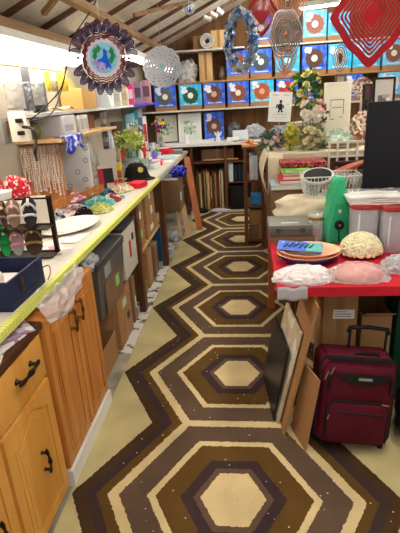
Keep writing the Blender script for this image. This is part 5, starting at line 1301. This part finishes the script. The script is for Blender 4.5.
# big clear bag of white boxes and the blue bag
CLR2 = film('thin_clear_film', (244, 244, 250), .04, .15, .3)
t = thing('bagged_boxes', 'clear bag holding white boxes standing behind the pearl necklaces', 'bag', (-1.30, 3.40, CT+.061), (-.05, 0, .25))
MB().b2((-.10, -.04, .004), (.12, .04, .36), bev=.004).build('white_box', C_((238, 236, 232), .5, var=.04), t)
mb = MB(); mb.ell((.01, 0, .225), (.15, .07, .22), 4, .16, 12, 33, flat=-.224); mb.build('bag', CLR2, t, smooth=20)
mb = MB()
for (a, b_) in ((.07, .10), (.02, .16), (.09, .24), (.10, .33), (-.05, .06)): mb.lathe([(.012, 0), (.02, 0), (.02, .0012), (.012, .0012)], 16, M=TR((a, -.042, b_)) @ RX(PI/2))
mb.build('ring_print', C_((170, 176, 206), .5), t)
mb = MB(); mb.grid(lambda u, v: ((-1.262+.07*min(1, v*2.4)+.008+.012*math.sin(9*u+3*v)*min(1, v)+.02*max(0, v-.42)), 2.98+.36*u+.02*math.sin(5*v), (1.402 if v < .42 else 1.402-.16*(v-.42)*(1+.3*math.sin(7*u)))+.006*math.sin(13*u+5*v)**2), 26, 16)
tag(mb.build('blue_bag', voro('blue_white_plastic', [(40, 50, 190), (30, 40, 170), (50, 60, 200), (200, 206, 236)], 30, .3, bump=.1), thick=.002), 'bright blue patterned plastic bag draped over the shelf edge under the white vent box', 'bag')
# pearl board
t = thing('necklace_board', 'tilted wooden board hung with many strands of pearls', 'necklace display', (-1.365, 2.97, CT+.061), (-.16, 0, .30))
bw_, bh_ = .27, .40
MB().b2((-bw_/2, 0, 0), (bw_/2, .014, bh_)).build('board', wood('board_orange', (176, 108, 56), (206, 140, 84), .5, 2, 6, .1), t)
MB().b2((-bw_/2, -.012, bh_-.02), (bw_/2, 0, bh_)).build('top_strip', PLY, t)
rn = random.Random(21)
for k in range(20):
    xx = -bw_*.42+bw_*.86*k/19; ln = .20+.16*rn.random(); cc = [(226, 214, 196), (206, 190, 168), (236, 230, 220), (190, 160, 140), (214, 196, 186)][k % 5]
    mb = MB(); n = int(ln/.011); sw = .007+.004*rn.random()
    for s_ in (-1, 1):
        for j in range(n):
            q = j/n; mb.ell((xx+s_*sw*math.sin(PI*min(1, q*1.2+.05))*1.0+.003*rn.gauss(0, .4), -.018-.006*math.sin(PI*q), bh_-.012-ln*q), (.0052,)*3, 1)
    mb.ell((xx, -.02, bh_-.014-ln), (.008, .008, .008), 1)
    tag(mb.build('bead_necklace', C_(cc, .25, coat=.5)), 'pearl bead necklace hanging in the row on the wooden board', 'necklace', 'pearl necklaces on the wooden board')
for q in bpy.data.objects:
    if q.name.startswith('bead_necklace'): q.matrix_world = Matrix.LocRotScale(t.location, t.rotation_euler, None)
# jewellery tray
mb = MB(); mb.b2((-.075, -.42, 0), (.075, .42, .049), bev=.004); tag(mb.build('flat_case', C_((200, 176, 150), .6), loc=(-1.315, 3.04, CT+.0005), rot=(0, 0, -.245)), 'flat tan case under the orange-brown jewellery tray', 'case')
t = thing('jewellery_tray', 'orange-brown wooden tray of tangled jewellery under the pearl board', 'tray', (-1.315, 3.04, CT+.0505), (0, 0, -.245))
OB = wood('tray_wood', (166, 98, 48), (196, 128, 72), .45, 0, 6, .1)
MB().b2((-.085, -.44, 0), (.085, .44, .008)).build('base', OB, t)
for (a, b_) in (((-.085, -.452, 0), (.085, -.4402, .05)), ((-.085, .4402, 0), (.085, .452, .05)), ((-.097, -.452, 0), (-.0852, .452, .05)), ((.0852, -.452, 0), (.097, .452, .06))): MB().b2(a, b_).build('side', OB, t)
def beads(cx, cy, z, rx, ry, cols, n, sz, lab, seed, cat='beads', name='bead_heap', hz=.05):
    """a tangled heap of bead strands, uncountable"""
    rn = random.Random(seed); mb = MB()
    x = y = 0.
    for s_ in range(max(2, n//16)):
        a = rn.random()*6.28; x = rx*.8*math.cos(a)*rn.random(); y = ry*.8*math.sin(a)*rn.random(); h = rn.random()*6.28
        for k in range(28):
            h += rn.gauss(0, .45); x += math.cos(h)*sz*1.7; y += math.sin(h)*sz*1.7
            e_ = (x/rx)**2+(y/ry)**2
            if e_ > 1: x *= .9; y *= .9; h += 1.2
            mb.ell((x, y, sz+(hz*max(0, 1-e_))*rn.random()), (sz,)*3, 1)
    o = mb.build(name, voro('bead_mix_%d' % seed, cols, 26, .25, bump=0) if len(cols) > 1 else C_(cols[0], .25, var=.2), loc=(cx, cy, z))
    return tag(o, lab, cat, None, 'stuff')
TZ = CT+.0595
beads(-1.33, 2.72, TZ, .05, .08, [(206, 40, 50), (230, 220, 210), (190, 60, 70)], 170, .008, 'red and white tangle of beads at the near end of the wooden tray', 101)
beads(-1.225, 3.13, TZ, .05, .11, [(214, 120, 170), (240, 220, 226), (226, 150, 190)], 200, .008, 'pink tangle of beads in the middle of the wooden tray', 102)
beads(-1.19, 3.36, TZ, .045, .09, [(226, 214, 200), (190, 150, 180), (206, 200, 190)], 150, .008, 'cream and mauve beads at the far end of the wooden tray', 103)
C2 = CT+.0006
def at(x, y): p = pz(x, y, CT); return p.x, p.y
for (x, y, rx, ry, cols, n, sz, lab, sd) in (
    (92, 205, .10, .13, [(110, 190, 180), (160, 214, 206), (90, 170, 166)], 330, .008, 'turquoise heap of bead strands on the counter left of the taped edge', 111),
    (104, 195, .07, .10, [(20, 140, 160), (40, 110, 150), (60, 180, 190)], 180, .008, 'deep teal beads behind the turquoise heap', 112),
    (120, 191, .09, .12, [(222, 206, 170), (206, 186, 150), (232, 222, 200)], 240, .009, 'cream bead strands near the red purse', 113),
    (101, 211, .07, .09, [(206, 206, 120), (186, 190, 100), (220, 216, 160)], 170, .007, 'yellow-green beads beside the taped edge', 114),
    (84, 215, .05, .06, [(34, 30, 34), (60, 50, 50)], 110, .007, 'black beads between the white platter and turquoise heap', 115),
    (111, 201, .06, .08, [(176, 60, 56), (220, 206, 200), (150, 60, 60)], 130, .008, 'red and white beads right of the turquoise heap', 116),
    (66, 213, .09, .10, [(190, 150, 160), (226, 214, 210), (150, 110, 110)], 200, .009, 'dusty rose and cream beads behind the white platter', 117),
    (50, 218, .07, .08, [(226, 222, 224), (196, 190, 196), (60, 60, 90)], 140, .009, 'white and grey beads left of the white platter', 118),
    (112, 197, .03, .05, [(60, 40, 110), (90, 60, 150)], 60, .007, 'violet beads between teal and cream heaps', 119)):
    X, Y = at(x, y); X += .05 if x in (92, 50, 66) else 0; beads(X, Y, C2, rx*1.2, ry*1.2, cols, int(n*1.4), sz, lab, sd)
# platter
X, Y = at(72, 228)
mb = MB(); mb.lathe([(0, 0), (.08, 0), (.10, .006), (.135, .022), (.15, .026), (.15, .029), (.13, .026), (.095, .010), (0, .006)], 44, sy=1.5)
tag(mb.build('oval_platter', C_((244, 240, 232), .3, var=.03), loc=(X, Y-.02, C2), rot=(0, 0, -.2)), 'large white oval platter on the counter beside the taped edge', 'platter')
# papers
for i, (x, y, w_, d_, rz, c_, lab) in enumerate(((60, 243, .20, .30, .25, (236, 224, 214), 'pale sheet of paper with pink streaks on the counter before the white platter'), (76, 238, .14, .20, -.1, (238, 232, 220), 'white sheet of paper by the taped edge right of the platter'), (50, 252, .12, .18, .6, (226, 206, 200), 'pinkish folded paper by the navy box'))):
    X, Y = at(x, y); z0 = C2+.0022*i
    mb = MB(); mb.grid(lambda u, v: ((u-.5)*w_, (v-.5)*d_, .0005+.004*math.sin(5*u+i)*math.sin(4*v)**2), 10, 10)
    tag(mb.build('paper_sheet', voro('streaked_paper_%d' % i, [c_, c_, (226, 150, 146) if i != 1 else c_, (244, 240, 232), c_], 9+i, .6, bump=0), loc=(X-.02, Y, z0), rot=(0, 0, rz), thick=.0012), lab, 'paper')
# pouch, bowl
mb = MB(); mb.ell((0, 0, .06), (.085, .05, .075), 4, .18, 6, 5, flat=-.059)
px_, py_ = -1.28, 2.42
mb2 = MB(); mb2.b2((-1.40, 2.34, C2), (-1.16, 2.52, 1.118), bev=.004); tag(mb2.build('display_box', C_((206, 198, 184), .6)), 'cream display block on the counter under the red patterned pouch', 'box')
tag(mb.build('patterned_pouch', voro('red_bandana', [(190, 30, 46), (206, 40, 54), (176, 20, 40), (226, 190, 180)], 95, .7, bump=.1), loc=(px_, py_, 1.119)), 'puffed red pouch with a cream pattern sitting left of the pearl board', 'pouch')
# sandals on a tiered rack
t = thing('sandal_rack', 'slatted wooden rack carrying small sandals behind the navy box', 'rack', (-1.10, 2.02, C2))
MB().b2((-.17, .10, 0), (-.15, .12, .29)).build('upright', IRON, t); MB().b2((.12, .10, 0), (.14, .12, .29)).build('upright', IRON, t)
for z in (.015, .155, .285): MB().b2((-.18, .085, z-.008), (.15, .0995, z)).build('rail', IRON, t)
for z in (.015, .155): MB().b2((-.18, -.01, z-.008), (.15, .0845, z-.004)).build('ledge', IRON, t)
mb = MB(); mb.lathe([(0, 0), (.055, 0), (.062, .035), (.058, .035), (.052, .006), (0, .005)], 30); tag(mb.build('white_tub', WHITE, loc=(-1.21, 2.11, C2+.2858)), 'small round white tub on top of the sandal rack', 'tub')
def sandal(xl, xr, yt, yb, Y, sole, strap, lab, zbase, rz=.3, pink=False):
    cx, zz, w, h = spotY(xl, xr, yt, yb, Y)
    h = max(.11, min(.165, h*1.05)); w = w*1.05
    t = thing('sandal', lab, 'sandal', (cx, Y, zbase), (-.25, 0, rz))
    n = 24; P = [(w/2*math.cos(2*PI*k/n)*(1+.12*math.sin(2*PI*k/n))*(1-.16*(1 if abs(math.sin(2*PI*k/n)) < .4 else 0)), h/2+h/2*math.sin(2*PI*k/n)) for k in range(n)]
    MB().prism(P, .012).build('sole', C_(sole, .6, var=.2), t)
    mb = MB()
    for (z0, z1, s_) in ((h*.62, h*.90, 1), (h*.62, h*.90, -1)): mb.tube([(s_*w*.42, -.002, h*.55), (s_*w*.30, -.016, h*.68), (0, -.018, h*.80), (0, -.002, h*.92)], .0065, 6)
    mb.build('toe_strap', C_(strap, .5), t)
    MB().tube([(-w*.42, -.002, h*.36), (-w*.2, -.020, h*.40), (w*.2, -.020, h*.40), (w*.42, -.002, h*.36)], .007, 6).build('cross_strap', C_(strap, .5), t)
    MB().ell((0, -.022, h*.72), (.008, .006, .008), 2).build('bead', C_((220, 200, 170), .3), t)
zt, zb = C2+.156, C2+.016
sandal(0, 7, 208, 234, 2.035, (74, 60, 50), (120, 90, 70), 'dark brown sandal, leftmost of the upper row on the rack', zt)
sandal(7, 20, 205, 232, 2.04, (140, 116, 96), (206, 160, 160), 'taupe sandal with rosy straps in the upper row on the rack', zt)
sandal(22, 36, 199, 228, 2.04, (44, 40, 44), (206, 204, 210), 'black sandal with silvery straps, rightmost of the upper row', zt)
sandal(0, 11, 233, 262, 2.02, (24, 140, 70), (20, 110, 56), 'bright green sandal, leftmost of the lower row on the rack', zb)
sandal(11, 24, 234, 261, 2.03, (150, 146, 142), (230, 120, 150), 'grey sandal with pink straps in the middle of the lower row', zb)
sandal(25, 43, 232, 262, 2.03, (64, 44, 34), (150, 110, 70), 'dark brown beaded sandal, rightmost of the lower row', zb)
X, Y = at(46, 248)
# navy box
t = thing('navy_box', 'open navy blue box with a brass latch at the near edge of the counter', 'box', (-.98, 1.575, C2), (0, 0, .0))
NAVY = mat('navy_leatherette', (32, 40, 74), .5, var=.15, scale=40)
for nm, a, b_ in (('base', (-.12, -.145, 0), (.12, .145, .008)), ('front', (.112, -.145, .0085), (.12, .145, .115)), ('back', (-.12, -.145, .0085), (-.112, .145, .115)), ('end', (-.1115, -.145, .0085), (.1115, -.137, .115)), ('end', (-.1115, .137, .0085), (.1115, .145, .115))): MB().b2(a, b_).build(nm, NAVY, t)
MB().b2((-.112, -.137, .0085), (.112, .137, .012)).build('lining', C_((40, 36, 40), .8), t)
lt = MB(); lt.b2((.1201, -.06, .07), (.125, -.035, .10), bev=.002); lt.b2((.1201, -.056, .045), (.124, -.040, .065), bev=.001); lt.build('latch', BRASS, t)
MB().b2((.1201, -.144, .028), (.1215, .144, .033)).build('lid_seam', C_((22, 26, 50), .5), t)
mb = MB(); mb.tube([(.02*math.cos(2*PI*k/20)*1.6, .03*math.sin(2*PI*k/20)*1.0, 0) for k in range(20)], .018, 8, closed=True)
tag(mb.build('white_roll', C_((222, 206, 196), .7), loc=(-.99, 1.54, C2+.085), rot=(.9, .3, .2)), 'pale rolled tape ring lying in the open navy box', 'roll')
mb = MB(); mb.b2((-1.085, 1.46, C2+.0125), (-.90, 1.68, C2+.062), bev=.006); tag(mb.build('white_packet', C_((214, 206, 196), .7)), 'white packet filling the bottom of the open navy box', 'packet')
cord([(-.855, 1.735, C2+.004), (-.83-.02, 1.76, C2+.03), (-.87, 1.79, C2+.05), (-.91, 1.78, C2+.03), (-.92, 1.75, C2+.005)], 'small brown looped cord beside the navy box', .003, C_((150, 100, 80), .6))
# magazines by the camera
for i, (x, y, rz, c_, lab) in enumerate(((4, 352, .3, (214, 206, 196), 'magazine with pale cover lying on the pine cabinet nearest the camera'), (22, 326, -.2, (226, 220, 224), 'white leaflet lying over the pine cabinet by the yellow tape'), (12, 340, .8, (196, 190, 206), 'lilac leaflet half under the white one on the pine cabinet'))):
    p = pz(x, y, .836+.003*i)
    mb = MB(); mb.b2((-.05, -.07, 0), (.05, .07, .0022)); tag(mb.build('leaflet', voro('leaflet_%d' % i, [c_, c_, (170, 120, 150), (150, 160, 180), c_, (236, 232, 226)], 26, .4, bump=0), loc=(-.86, 1.22+.10*i, .8325+.0025*i), rot=(0, 0, rz)), lab, 'leaflet')
# clear film slung over the oak cabinet, white bag beyond
mb = MB(); mb.grid(lambda u, v: (-.845+.075*math.sin(PI*.5*v)*(1-.25*abs(u-.4))+.012*noise.noise(Vector((u*7, v*7, 1))), 1.52+.46*u, .905-.125*v*(1.15-.9*abs(u-.35))+.012*noise.noise(Vector((u*8, v*6, 9)))), 40, 20)
tag(mb.build('plastic_film', film('grey_film', (226, 226, 232), .12, .12, .34), smooth=25), 'crumpled clear plastic film slung over the worktop edge above the oak doors', 'plastic film')
mb = MB(); mb.ell((0, 0, 0), (.04, .09, .05), 4, .4, 9, 44); tag(mb.build('white_bag', MILKY, loc=(-.845, 2.22, .80), smooth=25), 'puffed clear white bag squeezed between the worktop and the grey tote', 'bag')

# further along the counter
t = thing('book', 'black and red book standing tilted against the white board', 'book', (-1.21, 3.86, C2), (-.25, .0, .35))
MB().b2((-.065, 0, 0), (.065, .025, .20)).build('cover', C_((44, 26, 28), .4), t); MB().b2((-.062, -.0012, .02), (-.02, 0, .17)).build('red_panel', C_((196, 36, 60), .4), t); MB().b2((-.064, -.0012, .172), (.064, 0, .199)).build('cream_panel', C_((220, 206, 190), .4), t); MB().b2((.0, -.0012, .0), (.064, 0, .045)).build('cream_panel', C_((216, 200, 180), .4), t)
mb = MB(); mb.box((0, 0, .155), (.15, .02, .31)); tag(mb.build('white_board', C_((220, 216, 210), .5), loc=(-1.25, 4.08, C2), rot=(-.12, 0, .3)), 'white board standing behind the black and red book', 'board')
t = thing('tube', 'yellow and orange squeeze tube standing upright beside the white board', 'tube', (-1.22, 4.30, C2))
MB().b2((-.028, -.015, .02), (.028, .015, .09), bev=.006).build('orange_body', C_((226, 110, 40), .4), t); MB().b2((-.028, -.014, .0905), (.028, .014, .16), bev=.004).build('yellow_body', C_((236, 214, 60), .4), t); MB().cyl((0, 0, 0), (0, 0, .02), .02).build('cap', C_((220, 196, 150), .4), t)
mb = MB(); mb.lathe([(0, 0), (.03, 0), (.032, .02), (.03, .03), (0, .03)], 18); tag(mb.build('small_jar', C_((190, 160, 110), .4), loc=(-1.15, 4.20, C2)), 'small tan jar at the foot of the yellow and orange tube', 'jar')
t = thing('hat', 'black velvet hat with a yellow flower on the counter edge', 'hat', (-1.04, 4.28, C2))
VEL = mat('black_velvet', (30, 26, 26), .95, var=.3, scale=60)
mb = MB(); mb.lathe([(0, 0), (.17, .0), (.175, .006), (.13, .02), (.115, .05), (.10, .11), (.06, .15), (0, .16)], 32, sy=.8); mb.build('crown', VEL, t)
o = flowermb(.030, random.Random(5), 8, 3, Vector((.3, -1, .4))).build('flower', C_((232, 214, 120), .6), t, loc=(.06, -.088, .10))
mb = MB(); mb.box((0, 0, .026), (.14, .15, .05), bev=.018); tag(mb.build('red_purse', C_((214, 20, 50), .5, var=.2), loc=(-.945, 3.86, C2), rot=(0, 0, -.3)), 'bright red soft purse lying by the worktop edge', 'purse')
mb = MB(); mb.ell((0, 0, .02), (.06, .09, .03), 3, .3, 8, 16, flat=-.02); tag(mb.build('red_gloves', voro('red_black_cloth', [(196, 30, 44), (36, 26, 30), (206, 40, 50)], 14, .6, bump=.1), loc=(-1.16, 3.98, C2)), 'red and black crumpled cloth left of the red purse', 'cloth')
# crystal bowl with lime flowers
for i, (x, y, r_, h_, lab) in enumerate(((-1.17, 4.62, .075, .17, 'cut glass vase holding lime green flowers on the counter'), (-1.33, 4.55, .06, .15, 'cut glass jar left of the vase of lime flowers'), (-1.07, 4.78, .055, .13, 'low cut glass bowl right of the vase of lime flowers'))):
    mb = MB(); n = 28; rings = []
    for q, z in ((.55, 0), (.7, .15), (1, .55), (.9, .85), (1.0, 1.0), (.93, 1.0), (.84, .85), (.9, .55), (.6, .12)):
        rings.append(mb._v([(r_*q*(1+.05*(k % 2))*math.cos(2*PI*k/n), r_*q*(1+.05*(k % 2))*math.sin(2*PI*k/n), h_*z) for k in range(n)]))
    mb.bm.faces.new(rings[0]); mb.bm.faces.new(rings[-1])
    for A_, B_ in zip(rings, rings[1:]):
        for k in range(n): mb.bm.faces.new((A_[k], A_[(k+1) % n], B_[(k+1) % n], B_[k]))
    tag(mb.build('crystal_vase', film('crystal_%d' % i, (206, 224, 220), .35, .05), loc=(x, y, C2), smooth=10), lab, 'vase')
bouquet('lime_bouquet', 'bunch of lime green and cream hydrangeas in the cut glass vase', (-1.17, 4.62, C2+.025), (.15, .11, .10), LIME, 190, [((196, 206, 110), 10, .034, 9), ((222, 220, 160), 6, .03, 8)], 31, .05, .30)
bouquet('white_bouquet', 'spray of white and pink blossoms behind the lime green flowers', (-1.24, 5.22, C2+.0005), (.09, .07, .09), SAGE, 70, [((232, 226, 226), 8, .03, 8), ((226, 150, 170), 3, .028, 8)], 32, .04, .36)
for i, (X, Y, c_, lab) in enumerate(((-1.36, 5.0, (190, 40, 44), 'red and white santa figure with a white beard under the wall shelf'), (-1.24, 5.55, (196, 50, 50), 'second santa figure in red farther along under the wall shelf'))):
    t = thing('figurine', lab, 'figurine', (X, Y, C2))
    MB().lathe([(0, 0), (.05, 0), (.055, .04), (.05, .12), (.03, .22), (.028, .24), (0, .25)], 16).build('coat', C_(c_, .6), t)
    MB().ell((0, -.01, .27), (.034, .034, .036), 2).build('head', C_((226, 190, 166), .6), t)
    MB().lathe([(0, .38), (.012, .35), (.034, .30), (.038, .285), (0, .285)], 14).build('cap', C_(c_, .6), t)
    MB().ell((0, -.03, .24), (.03, .02, .035), 2).build('beard', C_((236, 232, 226), .8), t)
t = thing('figurine', 'brown and cream figurine under the wall shelf left of the santa figures', 'figurine', (-1.36, 4.78, C2))
MB().lathe([(0, 0), (.05, 0), (.05, .2), (.03, .30), (.028, .33), (0, .34)], 14).build('robe', C_((206, 170, 140), .6), t); MB().ell((0, 0, .37), (.035, .035, .04), 2).build('head', C_((140, 86, 54), .6), t)
# upright packs under the shelf at the far end
for i, (Y, c_, sub, hh, lab) in enumerate(((5.15, (70, 62, 56), (100, 90, 80), .50, 'dark brown upright pack under the wall shelf'), (5.75, (130, 180, 200), (206, 226, 232), .56, 'pale teal upright pack under the wall shelf'), (5.95, (40, 130, 140), (120, 190, 190), .60, 'dark teal bottle-shaped pack under the wall shelf'), (6.2, (150, 160, 180), (90, 96, 120), .62, 'grey-blue upright pack near the corner under the wall shelf'), (6.42, (226, 224, 226), (206, 60, 70), .5, 'white upright pack with a red panel in the corner'))):
    t = thing('pack', lab, 'pack', (-1.42, Y, C2), (0, 0, .5)); MB().b2((-.06, -.03, 0), (.06, .03, hh), bev=.005).build('body', C_(c_, .4), t); MB().b2((-.05, -.0315, hh*.35), (.05, -.0301, hh*.8)).build('panel', C_(sub, .4, var=.25, scale=60), t)
t = thing('grey_clip_strip', 'grey strip of hanging clips under the wall shelf left of the white ribbon bag', 'strip', (-1.31, 4.305, C2))
MB().b2((-.03, 0, 0), (.03, .006, .62)).build('card', C_((150, 148, 146), .5), t)
for k in range(6): MB().b2((-.022, -.016, .12+.08*k), (.022, -.0005, .16+.08*k), bev=.004).build('clip', C_((190, 180, 172) if k % 2 else (90, 84, 80), .4), t)
mb = MB(); mb.ell((0, 0, .23), (.05, .05, .24), 4, .35, 10, 55, flat=-.229); tag(mb.build('ribbon_bag', mat('white_blue_satin', (206, 214, 226), .35, var=.2, scale=14), loc=(-1.32, 4.44, C2)), 'tall white and blue satin bag standing under the wall shelf', 'bag')
# bottles, boxes and papers at the far end of the counter
def bottle(X, Y, h_, r_, c_, cc, lab):
    t = thing('bottle', lab, 'bottle', (X, Y, C2)); MB().lathe([(0, 0), (r_, 0), (r_, h_*.62), (r_*.5, h_*.76), (r_*.4, h_*.82), (0, h_*.82)], 18).build('body', C_(c_, .25), t); MB().lathe([(0, h_*.82), (r_*.5, h_*.82), (r_*.48, h_), (0, h_)], 14).build('cap', C_(cc, .3), t)
bottle(-1.20, 5.60, .17, .03, (100, 80, 190), (206, 200, 220), 'violet bottle among the packs at the far end of the counter')
bottle(-1.14, 5.72, .15, .028, (130, 100, 210), (230, 230, 230), 'lilac bottle right of the violet one on the far counter')
bottle(-1.13, 5.88, .14, .028, (60, 180, 80), (230, 214, 80), 'green bottle with a yellow cap on the far counter')
bottle(-1.25, 5.42, .20, .035, (226, 224, 222), (60, 60, 64), 'tall white bottle with a dark cap beside the violet bottle')
for i, (X, Y, w_, d_, h_, c_, sub, lab) in enumerate(((-1.04, 5.30, .14, .28, .045, (220, 60, 84), (244, 220, 224), 'flat red and white carton on the far counter edge'), (-1.08, 6.1, .18, .2, .10, (210, 36, 50), (240, 226, 220), 'bright red carton before the framed prints'), (-.98, 5.80, .16, .24, .035, (200, 224, 224), (150, 200, 200), 'pale aqua flat carton on the far counter'), (-1.02, 4.95, .12, .2, .06, (226, 226, 220), (60, 110, 190), 'white carton with a blue lid spot beside the low glass bowl'), (-.93, 6.30, .14, .2, .05, (130, 130, 134), (170, 170, 174), 'grey flat box near the corner of the counter'), (-1.19, 5.05, .10, .2, .08, (190, 206, 150), (226, 226, 206), 'pale green carton behind the flat red and white one'))):
    t = thing('carton', lab, 'box', (X, Y, C2), (0, 0, .15*(-1)**i)); MB().b2((-w_/2, -d_/2, 0), (w_/2, d_/2, h_), bev=.004).build('body', C_(c_, .4), t); MB().b2((-w_*.35, -d_*.3, h_), (w_*.35, d_*.3, h_+.0012)).build('panel', C_(sub, .4), t)
for i, (X, Y, rz) in enumerate(((-.94, 5.52, .2), (-.99, 6.48, -.3), (-.93, 6.05, .5))):
    mb = MB(); mb.grid(lambda u, v: ((u-.5)*.13, (v-.5)*.22, .0008+.006*math.sin(4*u)*math.sin(3*v+i)**2), 8, 8); tag(mb.build('paper_sheet', PAPER, loc=(X, Y, C2), rot=(0, 0, rz), thick=.0012), ['white paper lying by the flat red and white carton', 'white paper lying in the corner by the framed prints', 'white paper lying by the bright red carton'][i], 'paper')
bouquet('small_bouquet', 'posy of purple, yellow and pink flowers in a glass before the brown framed print', (-1.17, 6.42, C2), (.12, .07, .09), GREEN, 60, [((206, 60, 120), 4, .03, 8), ((120, 60, 160), 4, .03, 8), ((236, 196, 60), 4, .03, 8)], 41, .04, .34, (.05, .2, GLASS))

# clear tumblers and small glass crowded round the vase
for (X, Y) in ((-1.28, 4.42), (-1.20, 4.44), (-1.26, 4.72), (-1.06, 4.62), (-1.16, 4.84), (-1.05, 4.92)):
    mb = MB(); mb.lathe([(0, 0), (.026, 0), (.034, .10), (.031, .10), (.024, .006), (0, .006)], 16)
    tag(mb.build('glass_tumbler', GLASS, loc=(X, Y, C2)), 'clear glass tumbler crowded round the vase of lime green flowers', 'glass', 'tumblers round the lime flower vase')
for i, (X, Y, h_, c_, lab) in enumerate(((-1.16, 5.44, .13, (232, 232, 230), 'white ornament vase just beyond the green-lidded carton'), (-1.06, 5.62, .10, (180, 206, 226), 'pale blue ornament vase behind the flat red and white carton'), (-1.22, 6.05, .18, (226, 226, 228), 'white ornament vase left of the bright red carton'), (-1.30, 5.85, .22, (206, 214, 220), 'tall pale grey ornament vase near the corner'))):
    mb = MB(); mb.lathe([(0, 0), (.03, 0), (.045, h_*.35), (.02, h_*.7), (.028, h_), (.022, h_), (0, h_*.6)], 18); tag(mb.build('ornament_vase', C_(c_, .25), loc=(X, Y, C2)), lab, 'vase')
for i, (x, y, c_, lab) in enumerate(((44, 228, (180, 40, 60), 'dark red looped bangle left of the white platter'), (58, 236, (200, 150, 90), 'gold looped bangle below the white platter'), (88, 226, (226, 220, 210), 'pearl looped bracelet right of the white platter'), (120, 198, (70, 170, 190), 'teal looped bracelet by the taped edge beyond the turquoise heap'))):
    X, Y = at(x, y); mb = MB(); mb.tube([(.035*math.cos(2*PI*k/24), .045*math.sin(2*PI*k/24), .006) for k in range(24)], .006, 6, closed=True)
    tag(mb.build('bangle', C_(c_, .3), loc=(X, Y, C2)), lab, 'bangle')
